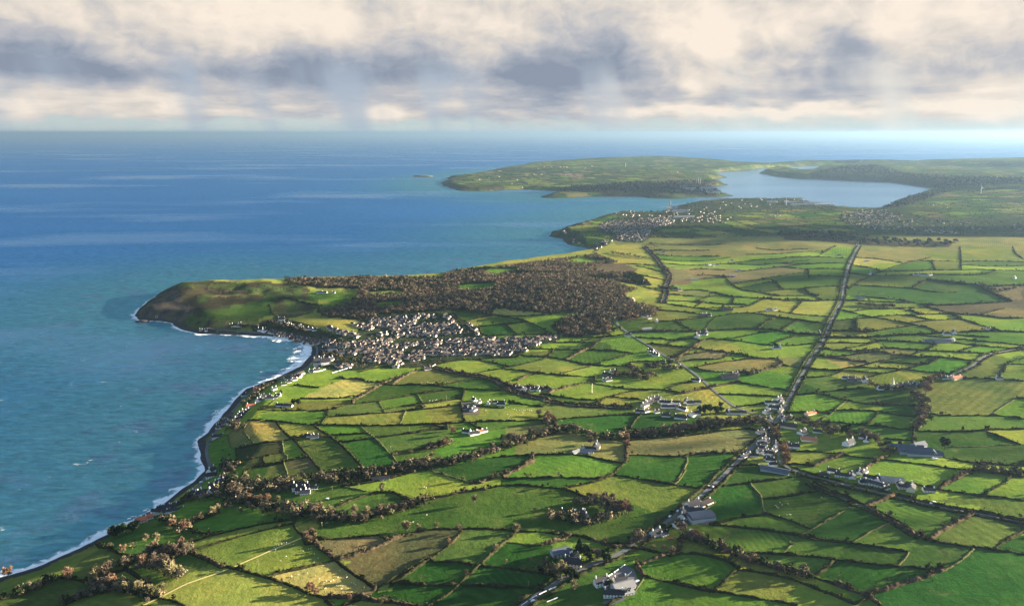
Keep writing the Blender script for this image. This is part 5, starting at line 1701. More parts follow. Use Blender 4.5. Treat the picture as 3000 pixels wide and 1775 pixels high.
ROWS_S = [('T1', (1460, 640, 1960, 745, 20)), ('T1', (1480, 655, 1940, 770, 14)), ('T1', (2040, 608, 2340, 690, 13)), ('T1', (2270, 570, 2480, 600, 6)), ('T1', (1970, 720, 2100, 745, 5)), ('T1', (2000, 790, 2480, 740, 15)), ('T1', (2130, 780, 2490, 800, 10)), ('T1', (2250, 850, 2490, 830, 8)), ('T1', (2120, 970, 2260, 980, 5)), ('T1', (2400, 900, 2500, 920, 4)), ('T5', (1410, 330, 1500, 250, 6)), ('T1', (1640, 1110, 1800, 1060, 6))]
UR = ['%s upper street' % ORD[k] for k in range(20)]
rowsets = [('T2', r_, 'upper village', k, len(ROWS_U)) for k, r_ in enumerate(ROWS_U)] + [('T2', r_, 'lower village', k, len(ROWS_L)) for k, r_ in enumerate(ROWS_L)] + [(t, r_, 'seafront rows', k, len(ROWS_S)) for k, (t, r_) in enumerate(ROWS_S)]
free = 300 - len(todo) - 1
order_ = sorted(range(len(rowsets)), key=lambda k: -tile(rowsets[k][0], rowsets[k][1][:2])[1])     # nearest rows first
fillV, fillR, placed = [], [], 0
def far_house(x, y, L_, Wd, H, rot):
    z = float(hgt(x, y)); c, s = math.cos(R(rot)), math.sin(R(rot))
    for (V, Fq), dst in ((wall_shape(), fillV), (roof_shape(.05), fillR)):
        dst.append(([((a * L_ * c - b_ * Wd * s) + x, (a * L_ * s + b_ * Wd * c) + y, h * H + z) for a, b_, h in V], Fq))
for k in order_:
    t, (x0, y0, x1, y1, cnt), area, ri, _ = rowsets[k]
    for q in range(cnt):
        f = (q + .5) / cnt; u, v = tile(t, (x0 + (x1 - x0) * f + rb.normal(0, 5), y0 + (y1 - y0) * f + rb.normal(0, 3)))[:2]
        wk = rb.choice(['w', 'c', 'c', 'p', 'p']); rk = rb.choice(['s', 's', 'n', 's', 'r' if area == 'lower village' else 's'], p=[.35, .25, .25, .1, .05])
        rot = rb.choice([-35, -28, 55, 62, -42]) + rb.normal(0, 8); L_, Wd, H = rb.uniform(8.5, 11.5), rb.uniform(7, 8.5), rb.uniform(2.8, 4.2)
        if placed < free:
            e, desc, x, y = house(u, v, L_, Wd, rot, wk, rk, H, 'house', 1); placed += 1
            e['group'] = 'village houses in rows'
            e['label'] = '%s gabled house, %s from the sea in the %s row of the %s' % (WNAME[wk], ORD[q], ORD[ri].replace('nearest', 'first'), area); e['label'] = e['label'].replace('nearest', 'first')
        else:
            x, y = ground([u], [v])[0]; far_house(x, y, L_, Wd, H, rot)
# the back plots and lanes of the village, packed too tightly to count
for t, (x0, y0, x1, y1, cnt), area, ri, _ in rowsets:
    for q in range(int(cnt * 2.2)):
        f = rb.random(); u, v = tile(t, (x0 + (x1 - x0) * f + rb.normal(0, 9), y0 + (y1 - y0) * f + rb.choice([-14, -8, 9, 14, 19]) + rb.normal(0, 3)))[:2]
        x, y = ground([u], [v])[0]; far_house(x, y, rb.uniform(7, 10), rb.uniform(6, 7.5), rb.uniform(2.6, 3.8), rb.choice([-35, -28, 55, 62, -42]) + rb.normal(0, 8))
# distant towns: too small and too many to tell apart
for t, poly, sp, pr, ang in (('F4', '1560,720 1640,690 1900,680 2060,720 1960,790 1900,860 1700,850 1690,790 1540,760', 21, .85, 20), ('F4', '1880,670 2150,650 2160,700 2080,730 1900,690', 24, .8, 10), ('F4', '1240,770 1330,830 1450,870 1650,850 1640,880 1500,930 1450,890 1290,870 1250,800', 24, .5, 0), ('F4', '2200,660 2509,640 2509,710 2180,700', 40, .6, 0),
        ('F4', '1600,640 1830,610 2300,600 2509,560 2509,640 2200,650 1700,660', 70, .5, 0), ('F5', '1040,640 1160,600 1380,600 1480,650 1500,690 1000,690', 30, .75, 5), ('F5', '1010,690 1500,690 1640,740 1650,760 1220,755', 36, .7, 5), ('F5', '1680,760 1760,760 2000,780 1990,795 1730,785', 30, .9, 5), ('F5', '1500,640 1950,690 2400,700 2509,760 2000,760 1640,730', 70, .5, 0), ('F5', '0,520 640,510 900,560 560,580 300,590 0,620', 95, .5, 0), ('F5', '0,640 120,660 60,710 0,720', 50, .8, 0), ('F5', '400,640 530,640 520,650 420,650', 30, .8, 0), ('F5', '1620,550 1900,540 1950,580 1700,600', 110, .6, 0)):
    poly = world_line([tile(t, p) for p in pts(poly)])
    for x, y in scatter(poly, sp, rb):
        if rb.random() < pr: s = 1.05 if np.hypot(x, y) < 4500 else 1.1; far_house(x, y, rb.uniform(9, 13) * s, rb.uniform(7, 9) * s, rb.uniform(3, 4.4) * s, rb.choice([-35, 55, 62, -25]) + ang)
for t, spots in (('F4', '730,285 745,285 570,352 585,350 650,340 730,332 878,355 955,322 1015,312 1030,316 1070,312 1080,312 1275,314 1100,250 1160,248 1230,250 1260,252 1280,252 1290,254 1490,243 1050,262 1435,262 920,418 835,388 2190,295 2120,445 2150,448 2180,444 2200,446 1270,790 1640,1190'), ('F5', '430,235 300,300 2150,45')):
    for p in pts(spots):
        u, v = tile(t, p); x, y = ground([u], [v])[0]; far_house(x, y, 11, 8, 4.5, rb.choice([-35, 55, -20]))
def merged(lst):
    V, Fq = [], []
    for v, f in lst:
        n_ = len(V); V += v; Fq += [tuple(n_ + q for q in g) for g in f]
    return V, Fq
e = empty('distant_town', (0, 0, 0), kind='stuff', category='town', label='far rows of tiny pale houses round the harbour and behind the nearer village')
m_t, nt_t, b_t = new_mat('town_render'); n_t = N(nt_t); n_t.set(b_t.inputs['Base Color'], n_t.ramp(n_t.noise(n_t.pos(), .06, 1, .5), [(.36, (.46, .33, .26)), (.44, (.60, .52, .43)), (.55, (.68, .63, .56)), (.62, (.56, .46, .37))]))
me = pymesh('town_walls', *merged(fillV), m_t); link('town_walls', me, e, kind='stuff')
me = pymesh('town_roofs', *merged(fillR), M_ROOF['n']); link('town_roofs', me, e, kind='stuff')
# ------------------------------------------------------------------ single landmarks
def thing(nm, cat, label, u, v, rot=0.0, group=None, z=None):
    x, y = ground([u], [v])[0]; e = empty(nm, (x, y, float(hgt(x, y)) if z is None else z), R(rot), category=cat, label=label)
    if group: e['group'] = group
    return e
def lathe(prof, k=10):
    V = []; Fq = []
    for r_, z in prof: V += [(r_ * math.cos(2 * math.pi * i / k), r_ * math.sin(2 * math.pi * i / k), z) for i in range(k)]
    for j in range(len(prof) - 1):
        for i in range(k): Fq.append((j * k + i, j * k + (i + 1) % k, (j + 1) * k + (i + 1) % k, (j + 1) * k + i))
    Fq.append(tuple(range(k - 1, -1, -1))); Fq.append(tuple(range((len(prof) - 1) * k, len(prof) * k)))
    return V, Fq
e = thing('church', 'church', 'small stone church with a tall pale steeple among dark trees', *tile('T9', (1125, 330)), 10)
child('wall', ME_WALL['b'], e, (8, 0, 0), (17, 8, 4.5)); child('roof', ME_ROOF['s'], e, (8, 0, 0), (17, 8, 4.5))
link('tower', pymesh('tower', *solid([(-2.6, -2.6, -1, 2.6, 2.6, 11), (-2.9, -2.9, 11, 2.9, 2.9, 11.8)]), M_WALL['c']), e); link('steeple', pymesh('steeple', *lathe([(2.4, 11.8), (1.2, 18), (.1, 24)], 8), M_WALL['c']), e)
# harbour sheds, power station, chimneys, lighthouse tower, turbines
for i, (t, p, L_, Wd, H, lb) in enumerate((('F4', (2112, 602), 60, 50, 26, 'tall white ferry terminal block at the harbour mouth'), ('F4', (2148, 600), 60, 50, 26, 'square white dockside block beside the ferry terminal'), ('F4', (2212, 620), 160, 50, 18, 'long low white dock shed inland of the terminal blocks'), ('F4', (2240, 665), 190, 40, 12, 'long pale warehouse behind the hillside estate'),
        ('F5', (700, 562), 260, 60, 12, 'largest pale port warehouse on the lough edge'), ('F5', (770, 548), 200, 60, 12, 'middle pale port warehouse by the spit'), ('F5', (870, 563), 220, 60, 14, 'bright port warehouse nearest the lough beach'), ('F5', (600, 543), 130, 60, 12, 'small pale port shed by the spit root'), ('F5', (450, 540), 110, 50, 14, 'pale harbour shed on the town waterfront'),
        ('F4', (2430, 440), 190, 80, 30, 'broad pale power station hall by the water'), ('F4', (2480, 460), 170, 60, 22, 'low pale power station store by the quay'), ('F4', (2235, 422), 70, 60, 26, 'grey works block on the shaded shore'), ('F4', (2290, 436), 140, 50, 18, 'long grey works hall beside the power station'))):
    u, v = tile(t, p); e = thing('warehouse', 'warehouse', lb, u, v, 4, 'harbour sheds'); L_ *= .62; Wd *= .7; H *= .8; child('wall', ME_WALL['g' if i % 2 else 'c'], e, (0, 0, 0), (L_, Wd, H * .75)); child('roof', ME_ROOF['k' if i % 3 else 'l'], e, (0, 0, 0), (L_, Wd, H * .75))
for i, (px_, wd) in enumerate(((2039, 'seaward'), (2045, 'middle'), (2051, 'inland'))):
    e = thing('chimney_stack', 'chimney', '%s one of three dark power station chimneys' % wd, px_, 541, 0, 'power station chimneys'); link('shaft', pymesh('shaft', *lathe([(6, -4), (5, 38), (4.6, 60)], 10), M_WALL['b']), e); link('rim', pymesh('rim', *lathe([(5.2, 60), (5.2, 63)], 10), M_WALL['b']), e)
e = thing('round_tower', 'tower', 'slender dark round tower at the harbour mouth', *tile('F4', (2128, 556)), z=0); link('shaft', pymesh('shaft', *lathe([(5, -6), (3.6, 26)], 10), M_WALL['b']), e); link('cap', pymesh('cap', *lathe([(3.9, 26), (.2, 34)], 10), M_WALL['b']), e)
M_TURB = simple('turbine_white', (.75, .76, .77), .5, .3, .03)
def blade(a):
    c, s = math.cos(a), math.sin(a); P_ = [(-1.2, 0), (1.2, 0), (1.6, 8), (.3, 40), (-.3, 40)]
    V = [(x * c - z * s, -3.4 + dy, x * s + z * c) for dy in (0, .5) for x, z in P_]
    return V, [(0, 1, 2, 3, 4), (9, 8, 7, 6, 5)] + [(i, (i + 1) % 5, 5 + (i + 1) % 5, 5 + i) for i in range(5)]
for (u, v, lb, k) in ((2874, 568, 'white wind turbine on the hill above the lough', .72), (2303, 604, 'pale wind turbine by the port sheds', .6), (1833, 489, 'small white wind turbine on the far peninsula', .6)):
    e = thing('wind_turbine', 'wind turbine', lb, u, v, 20, 'wind turbines'); e.scale = (k, k, k)
    link('tower', pymesh('tower', *lathe([(2.4, -3), (1.3, 62)], 10), M_TURB), e); o = link('hub', pymesh('hub', *solid([(-1.4, -3.2, -1.4, 1.4, 4.5, 1.6)]), M_TURB), e); o.location = (0, 0, 63)
    for q in range(3): b_ = link('blade', pymesh('blade', *blade(.4 + q * 2.0944), M_TURB), e); b_.location = (0, 0, 63)
# power poles and masts
M_POLE = simple('weathered_pole', (.26, .23, .18), .8, .2, .1); M_MAST = simple('pale_mast', (.70, .66, .52), .6, .3, .05)
def pole_parts(h, rad, arm):
    sh = lathe([(rad, -1), (rad * .65, h)], 6); return sh, solid([(-arm, -.09, h - .9, arm, .09, h - .65)])
for t, p, hp in (('T11', (740, 1000), 60), ('T11', (1412, 615), 68), ('T11', (1622, 362), 48), ('T11', (1518, 212), 40), ('T11', (1800, 195), 48), ('T11', (1935, 90), 62), ('T11', (1330, 1005), 45), ('T12', (1428, 1215), 52), ('T7', (90, 692), 50), ('T7', (500, 292), 40), ('T7', (387, 432), 45), ('T7', (1100, 790), 35), ('T6', (2152, 592), 50), ('T6', (1955, 782), 45), ('T6', (2240, 512), 45), ('T14', (1430, 1110), 30), ('T8', (412, 1030), 45), ('T9', (105, 1235), 40)):
    u, v = tile(t, p); x, y = ground([u], [v])[0]; h = hp * TILE[t][2] / F * math.hypot(x, y) * 1.15
    e = empty('power_pole', (x, y, float(hgt(x, y))), R(rb.uniform(0, 90))); a, b_ = pole_parts(h, .2, 1.2)
    link('post', pymesh('post', *a, M_POLE), e); link('crossarm', pymesh('crossarm', *b_, M_POLE), e); later(e, 'pole', 'wooden power pole with a crossarm', 'power poles', u, v)
u, v = tile('T7', (1913, 368)); x, y = ground([u], [v])[0]; h = 30 / F * math.hypot(x, y) * 1.1
e = empty('mast', (x, y, float(hgt(x, y))), category='mast', label='tall pale slender mast standing alone in a lime field'); link('shaft', pymesh('shaft', *lathe([(.75, -1), (.5, h)], 8), M_MAST), e); link('base_cabinet', pymesh('base_cabinet', *solid([(-2.2, -1, -.5, -.9, 1, 1.6), (.9, -1, -.5, 2.0, 1, 1.4)]), M_WALL['b']), e)
# pale garden walls and rails
def wall_line(nm, px_, h, lb, dashed=False, wdt=.45, mat=None):
    w = resample(world_line(px_), 3.0); V = []; Fq = []
    for i in range(len(w) - 1):
        if dashed and (i % 4) == 3: continue
        a, b2 = w[i], w[i + 1]; d = (b2 - a) / np.hypot(*(b2 - a)); nn = np.array([-d[1], d[0]]) * wdt / 2; za, zb = float(hgt(*a)), float(hgt(*b2)); n_ = len(V)
        for pz, q in ((za, a), (zb, b2)): V += [(*(q - nn), pz - .6), (*(q + nn), pz - .6), (*(q + nn), pz + h), (*(q - nn), pz + h)]
        Fq += [tuple(n_ + k for k in f) for f in ((0, 3, 2, 1), (4, 5, 6, 7), (0, 1, 5, 4), (1, 2, 6, 5), (2, 3, 7, 6), (3, 0, 4, 7))]
    c0 = w.mean(0); z0 = float(hgt(*c0)); o = link(nm, pymesh(nm, [(a - c0[0], b2 - c0[1], c - z0) for a, b2, c in V], Fq, mat or M_WALL['w'])); o.location = (c0[0], c0[1], z0); o['category'] = 'wall'; o['label'] = lb; o['group'] = 'garden and yard walls'
T = lambda t, s: [tile(t, p) for p in pts(s)]
wall_line('yard_wall', T('T12', '1350,1434 1480,1345 1600,1285 1720,1235'), 1.3, 'low white wall with gaps along the lane to the lowest farmyard', True)
wall_line('yard_wall', T('T12', '1620,1390 1680,1370 1735,1345'), 1.0, 'short white wall on the grass bend below the lane', False)
wall_line('yard_wall', T('T13', '290,1000 200,1070 100,1135'), 1.4, 'white wall with gaps behind the lowest farmyard', True)
wall_line('yard_wall', T('T13', '360,1080 290,1140'), 1.4, 'short white wall inside the dark farmyard', True)
wall_line('yard_wall', T('T8', '1560,1150 1640,1195 1690,1215'), 1.2, 'pale curved wall below the triangle hamlet', False)
wall_line('yard_wall', T('T7', '1730,1000 1770,955'), 2.2, 'bright white wall seaward of the gabled house under trees', False, .6)
wall_line('yard_wall', T('T7', '1870,975 1885,1010'), 2.2, 'white end wall in front of the gabled house under trees', False, .6)
wall_line('yard_wall', T('T2', '690,1100 720,1085 760,1060'), 1.2, 'pale wall along the lane below the lower village', False)
wall_line('yard_wall', T('T1', '2085,1045 2140,1030 2240,1000'), 1.3, 'long pale wall at the field edge behind the beach houses', False)
wall_line('yard_wall', T('T1', '1965,1030 2020,1010'), 1.3, 'short pale wall behind the curved beach road', False)
wall_line('yard_wall', T('T13', '930,540 970,485'), 1.4, 'pale wall seaward of the round-roofed grey barn', False)
wall_line('sea_wall', [(652, 968), (718, 974), (779, 978), (843, 985), (889, 993), (912, 1003), (922, 1018)], 1.6, 'grey sea wall curving behind the beach', False, .7, M_WALL['b'])
wall_line('breakwater', T('F4', '1825,597 1900,600 2000,606 2090,604'), 3.0, 'long dark breakwater across the harbour mouth', False, 26, M_WALL['b'])
# yard surfaces
for nm, px_, mat in (('farmyard', T('T13', '290,1000 390,1050 440,1200 380,1310 230,1300 60,1270 100,1140'), asphalt), ('farmyard', T('T12', '2230,1380 2480,1330 2400,1390 2290,1425 2180,1400'), asphalt), ('car_park', T('T10', '1400,470 1640,330 1800,260 1830,300 1700,420 1560,470'), asphalt), ('farmyard', T('T13', '930,560 1000,440 1180,440 1220,500 1170,580'), asphalt), ('farmyard', T('T7', '545,455 735,465 738,588 562,588'), simple('earth_yard', (.10, .085, .06), var=.3, scale=.2))):
    w = world_line(px_); c = w.mean(0); V = []; Fq = []; k = 10
    ring = resample(np.vstack([w, w[:1]]), 6.0)[:-1]; m_ = len(ring)
    for s in np.linspace(0, 1, k):
        q = c + (ring - c) * s; V.append(np.column_stack([q, hgt(q[:, 0], q[:, 1]) + .35]))
    Fq = [(a * m_ + i, a * m_ + (i + 1) % m_, (a + 1) * m_ + (i + 1) % m_, (a + 1) * m_ + i) for a in range(k - 1) for i in range(m_)]
    link(nm, mesh_np(nm, np.vstack(V), Fq, mat), kind='structure')
# ------------------------------------------------------------------ cars
M_TYRE = simple('tyre_rubber', (.02, .02, .02)); CARCOL = dict(white=simple('white_car_paint', (.75, .75, .74), .3, .5, .02), red=simple('red_car_paint', (.55, .03, .02), .3, .5, .02), silver=simple('silver_car_paint', (.45, .47, .5), .3, .5, .02), blue=simple('blue_car_paint', (.06, .11, .25), .3, .5, .02))
def car_shape():
    prof = [(-2.1, .35), (2.1, .35), (2.15, .75), (1.2, .95), (.6, 1.45), (-1.2, 1.47), (-1.9, 1.0), (-2.15, .9)]; k = len(prof)
    V = [(x, y, z) for y in (-.85, .85) for x, z in prof]; return V, [tuple(range(k)), tuple(range(2 * k - 1, k - 1, -1))] + [(i, k + i, k + (i + 1) % k, (i + 1) % k) for i in range(k)]
ME_CAR = {k: pymesh('body', *car_shape(), m) for k, m in CARCOL.items()}; ME_WHEEL = pymesh('wheel', *lathe([(.32, -.1), (.32, .1)], 10), M_TYRE); ME_SCREEN = pymesh('windscreen', *solid([(-.03, -.7, 0, .03, .7, .62)]), M_GLASS)
for t, p, cl_, rot in (('T10', (1460, 462), 'white', 30), ('T10', (1500, 440), 'silver', 30), ('T10', (1530, 470), 'white', 40), ('T10', (1640, 370), 'white', 30), ('T10', (1700, 385), 'white', 30), ('T10', (1665, 355), 'silver', 30), ('T10', (1755, 340), 'white', 30), ('T10', (2275, 52), 'white', 40), ('T13', (775, 735), 'red', 10), ('T13', (845, 442), 'white', 50), ('T13', (762, 498), 'white', 50), ('T13', (1168, 182), 'white', 50), ('T13', (1215, 186), 'white', 50), ('T7', (432, 124), 'white', -15), ('T7', (470, 140), 'white', -15), ('T7', (490, 148), 'silver', -15), ('T14', (1435, 362), 'white', -15), ('T14', (1408, 378), 'white', -15), ('T12', (1475, 1385), 'white', 45), ('T12', (1512, 1388), 'white', 20), ('T13', (420, 1180), 'silver', 30), ('T13', (370, 1290), 'silver', 10), ('T13', (985, 642), 'white', 10), ('T13', (940, 488), 'silver', 20), ('T9', (1560, 1055), 'white', 0), ('T9', (1590, 1060), 'white', 0), ('T6', (1290, 1300), 'white', 0)):
    u, v = tile(t, p); x, y = ground([u], [v])[0]; e = empty('car', (x, y, float(hgt(x, y)) + .5), R(rot)); e.scale = (1.15, 1.15, 1.15)
    link('body', ME_CAR[cl_], e); o = link('windscreen', ME_SCREEN, e); o.location = (.95, 0, .88); o.rotation_euler = (0, R(-52), 0)
    for wx_, wy_ in ((-1.3, -.86), (1.3, -.86), (-1.3, .86), (1.3, .86)): o = link('wheel', ME_WHEEL, e); o.location = (wx_, wy_, .32); o.rotation_euler = (R(90), 0, 0)
    later(e, 'car', '%s car' % cl_, 'cars on the roads and yards', u, v)
# ------------------------------------------------------------------ sheep
M_FLEECE = simple('fleece', (.55, .52, .42), .95, .05, .1, 3.0)
def ell(c, r_, k=8, m_=5):
    V = []; Fq = []
    for j in range(m_ + 1):
        a = math.pi * j / m_
        for i in range(k): b_ = 2 * math.pi * i / k; V.append((c[0] + r_[0] * math.cos(a), c[1] + r_[1] * math.sin(a) * math.cos(b_), c[2] + r_[2] * math.sin(a) * math.sin(b_)))
    for j in range(m_):
        for i in range(k): Fq.append((j * k + i, j * k + (i + 1) % k, (j + 1) * k + (i + 1) % k, (j + 1) * k + i))
    return V, Fq
V, Fq = merged([ell((0, 0, .78), (.72, .36, .36)), ell((.78, 0, .98), (.2, .13, .15)), ell((.62, 0, .9), (.28, .18, .2)), ell((-.74, 0, .74), (.08, .06, .16), 6, 4)] + [(lambda v, f: ([(a + lx, b_ + ly, c) for a, b_, c in v], f))(*lathe([(.06, 0), (.09, .6)], 6)) for lx in (-.42, .42) for ly in (-.18, .18)] + [ell((.74, sy * .15, 1.06), (.05, .09, .04), 6, 3) for sy in (-1, 1)])
ME_SHEEP = pymesh('sheep', V, Fq, M_FLEECE)
FLOCK = """
@T11
the-bright-straw-paddock 1090,1130 1160,1105 1250,1085 1340,1120 1430,1190 1455,1170 1530,1165 1560,1195 1600,1065 1665,1110 1670,1135 1720,1190 1745,1195 1760,1215 1565,1220 1600,1225 1625,1225 1450,1245 1615,1255 1680,1255 1720,1290 1500,1180 1575,1135 1380,1150 1445,1250 1090,1125
the-big-straw-pasture 910,820 935,805 955,795 985,785 1010,775 1040,770 1060,780 925,845 1035,915 1210,860 1270,840 1330,890 1370,935 975,960 1295,835 1110,790
the-wide-green-pasture 2420,450 2365,555 2340,560 2510,480
@T7
the-pasture-seaward-of-the-walled-farmstead 130,255 190,250 215,260 240,262 375,255 400,245 405,255 425,250 1350,85 1380,88 1060,595 1030,590
the-sheep-field-inland-of-the-walled-farmstead 1010,520 1040,515 1075,530 1100,535 1120,545 1155,545 1160,570 1180,560 1200,550 1215,545 1240,540 1260,545 1280,550 800,550 820,575 1050,610 1040,630 1055,640 1190,572
the-dark-green-paddocks-by-the-tracks 210,445 240,450 270,440 285,435 245,440 215,440
@T13
the-green-field-inland-of-the-pale-bank 1870,380 1885,395 1920,350 1940,375 2000,365 1990,480 2020,475 2030,480 1910,490 2355,295 1900,405
@T10
the-seaward-cliff-field 1480,1230 1570,1180
@T12
the-lime-slope-above-the-tree-belt 320,190 335,188 350,190 355,196
"""
t_ = 'PX'
for ln in FLOCK.strip().splitlines():
    if ln[0] == '@': t_ = ln[1:]; continue
    nm, rest = ln.split(' ', 1)
    for p in pts(rest):
        u, v = tile(t_, p); x, y = ground([u], [v])[0]; o = link('sheep', ME_SHEEP); o.location = (x, y, float(hgt(x, y))); o.rotation_euler = (0, 0, rb.uniform(0, 6.28)); o.scale = (1.1, 1.1, 1.1)
        o['category'] = 'sheep'; o['label'] = 'white sheep grazing in ' + nm.replace('-', ' '); o['group'] = 'sheep in ' + nm.replace('-', ' ')
# ------------------------------------------------------------------ rocks at the foot of the headland and the islet offshore
def rock(px_, size, lb, grass=False):
    V, Fq = ell((0, 0, 0), size, 14, 8); V = np.array(V); V = V * (1 + .35 * fbm(V[:, 0] / max(4, size[0] * .4) + 3, V[:, 1] / max(4, size[1] * .4) + V[:, 2], 3))[:, None]
    x, y = flat(*px_); o = link('rock', mesh_np('rock', V, Fq, simple('islet_turf', (.09, .085, .045), scale=.02) if grass else simple('wet_rock', (.045, .042, .04)))); o.location = (float(x), float(y), 0); o['category'] = 'rock'; o['label'] = lb; o['group'] = 'rocks in the sea'
rock(tile('T1', (225, 543)), (20, 9, 5), 'dark rock in the surf just off the headland foot'); rock(tile('T1', (195, 548)), (8, 6, 3), 'small dark rock seaward of the larger headland rock')
rock(tile('F4', (105, 328)), (120, 70, 20), 'low green and tan islet far out beyond the bay', True)
# ------------------------------------------------------------------ clouds added beyond the right of the view, placed so their shadows darken the land
M_CLOUD, nt_c, b_c = new_mat('shade_cloud_vapour'); b_c.inputs['Base Color'].default_value = (.86, .87, .9, 1); b_c.inputs['Roughness'].default_value = 1.0
def ico_puff(r_):
    V, Fq = ell((0, 0, 0), (1, 1, .55), 18, 11); V = np.array(V); return V * (1 + .5 * fbm(V[:, 0] * 2.1 + r_, V[:, 1] * 2.1 + V[:, 2] * 3, 3))[:, None], Fq
def shade_cloud(u, v, half_x, half_y, zc, n_p, solidity=1.0):
    g = ground([u], [v])[0]; k = zc / math.tan(SUN_EL); c = np.array([g[0] + math.sin(SUN_AZ) * k, g[1] + math.cos(SUN_AZ) * k]); parts = []
    for q in range(n_p):
        a = rc.uniform(0, 6.28); rr_ = math.sqrt(rc.random()); s = rc.uniform(.18, .38) * (1.25 - .6 * rr_) * solidity
        V, Fq = ico_puff(rc.uniform(0, 90)); V = V * np.array([half_x * s, half_y * s, min(half_x, half_y) * s * .55]) + np.array([math.cos(a) * rr_ * half_x, math.sin(a) * rr_ * half_y, rc.normal(0, .08) * half_y]); parts.append((V.tolist(), Fq))
    V, Fq = merged(parts); me = pymesh('shade_cloud', V, Fq, M_CLOUD); o = link('shade_cloud', me, kind='stuff'); o.location = (c[0], c[1], zc)
for c_ in ((2500, 680, 1500, 280, 1500, 46), (2150, 700, 420, 200, 1500, 22), (1850, 556, 900, 330, 1500, 36), (2800, 548, 1300, 420, 1600, 36), (2200, 835, 330, 110, 1250, 20), (820, 925, 200, 90, 1200, 18), (1360, 1690, 190, 60, 700, 11), (2650, 1690, 170, 50, 700, 9), (2560, 1185, 200, 45, 750, 9), (1300, 1375, 110, 35, 700, 7), (2230, 1450, 60, 40, 650, 5), (2850, 1690, 90, 40, 700, 6), (2900, 1340, 90, 40, 750, 6), (640, 890, 160, 60, 1000, 10)):
    shade_cloud(*c_)
# ------------------------------------------------------------------ camera, sun, sky, air
cam = bpy.data.cameras.new('camera'); co = bpy.data.objects.new('camera', cam); COL.objects.link(co)
co.location = (0, 0, CAMZ); co.rotation_euler = (math.pi / 2 - P, 0, 0)
cam.sensor_width = 36; cam.lens = 36 * F / 3000; cam.clip_start = 1; cam.clip_end = 1500000
SC.camera = co
sd = np.array([math.sin(SUN_AZ) * math.cos(SUN_EL), math.cos(SUN_AZ) * math.cos(SUN_EL), math.sin(SUN_EL)])
from mathutils import Vector
sl = bpy.data.lights.new('sun', 'SUN'); sl.energy = 5.0; sl.angle = R(.5); sl.color = (1.0, .84, .62)
so = bpy.data.objects.new('sun', sl); COL.objects.link(so); so.rotation_euler = Vector(sd).to_track_quat('Z', 'Y').to_euler()
w = bpy.data.worlds.new('World'); SC.world = w; w.use_nodes = True
nt = w.node_tree; nt.nodes.clear(); n = N(nt)
out = nt.nodes.new('ShaderNodeOutputWorld')
sky = nt.nodes.new('ShaderNodeTexSky'); sky.sky_type = 'NISHITA'; sky.sun_disc = False; sky.sun_elevation = SUN_EL; sky.sun_rotation = SUN_AZ
sky.altitude = 500
bg1 = nt.nodes.new('ShaderNodeBackground'); nt.links.new(sky.outputs[0], bg1.inputs[0]); bg1.inputs[1].default_value = .05
tc = nt.nodes.new('ShaderNodeTexCoord'); sx = nt.nodes.new('ShaderNodeSeparateXYZ'); nt.links.new(tc.outputs['Generated'], sx.inputs[0])
x, y, z = sx.outputs
az = n.math('DIVIDE', n.math('ARCTAN2', x, y), R(10)); el = n.math('DIVIDE', n.math('ARCSINE', z), R(10))
cmb = nt.nodes.new('ShaderNodeCombineXYZ'); nt.links.new(az, cmb.inputs[0]); nt.links.new(n.math('MULTIPLY', el, 2.1), cmb.inputs[1])
A = cmb.outputs[0]
def vadd(a_, b_):
    q = nt.nodes.new('ShaderNodeVectorMath'); q.operation = 'ADD'; n.set(q.inputs[0], a_); n.set(q.inputs[1], b_); return q.outputs[0]
def wob(vec, sc, det, amp):
    q = nt.nodes.new('ShaderNodeVectorMath'); q.operation = 'MULTIPLY_ADD'; n.set(q.inputs[0], n.noise(vec, sc, det, .5, 0, 'Color')); q.inputs[1].default_value = (amp, amp, 0); q.inputs[2].default_value = (-amp / 2, -amp / 2, 0); return q.outputs[0]
A2 = vadd(vadd(A, wob(A, 1.4, 2, .34)), wob(A, 4.5, 4, .26))
sw = nt.nodes.new('ShaderNodeSeparateXYZ'); nt.links.new(A2, sw.inputs[0]); wx, wy = sw.outputs[0], sw.outputs[1]
def azel(u, v):
    a, b_, c = ray(u, v); return math.atan2(a, b_) / R(10), math.asin(c / math.sqrt(a * a + b_ * b_ + c * c)) / R(10) * 2.1
BLOB = [  # photo position, half sizes in photo pixels, brightness
    (620, 30, 330, 110, .34), (1150, 60, 200, 120, .10), (1480, 90, 220, 110, .14), (1440, 180, 120, 60, .20), (2080, 150, 190, 130, .42), (2760, 90, 260, 130, .42), (2330, 60, 160, 60, .22),
    (330, 300, 250, 32, .22), (1125, 335, 62, 26, .48), (2250, 322, 520, 13, .50), (2880, 320, 190, 45, .34), (510, 300, 50, 26, .22), (60, 295, 80, 36, .20), (2030, 260, 60, 40, .2), (1300, 312, 40, 12, .25),
    (2850, 400, 330, 40, .25), (2230, 330, 60, 110, .15), (2420, 365, 120, 70, .14), (330, 222, 290, 26, -.34), (60, 190, 150, 30, -.16), (900, 245, 190, 42, -.36), (1560, 225, 110, 90, -.46), (1690, 240, 90, 60, -.34), (1780, 150, 60, 70, -.24), (1950, 280, 140, 22, -.30), (2180, 275, 160, 25, -.38),
    (2470, 150, 60, 120, -.26), (2600, 268, 260, 34, -.26), (1300, 290, 160, 30, -.14), (1330, 350, 230, 22, -.12), (1180, 215, 140, 40, -.12), (350, 345, 300, 16, -.06), (2300, 365, 300, 14, -.12)]
acc = None
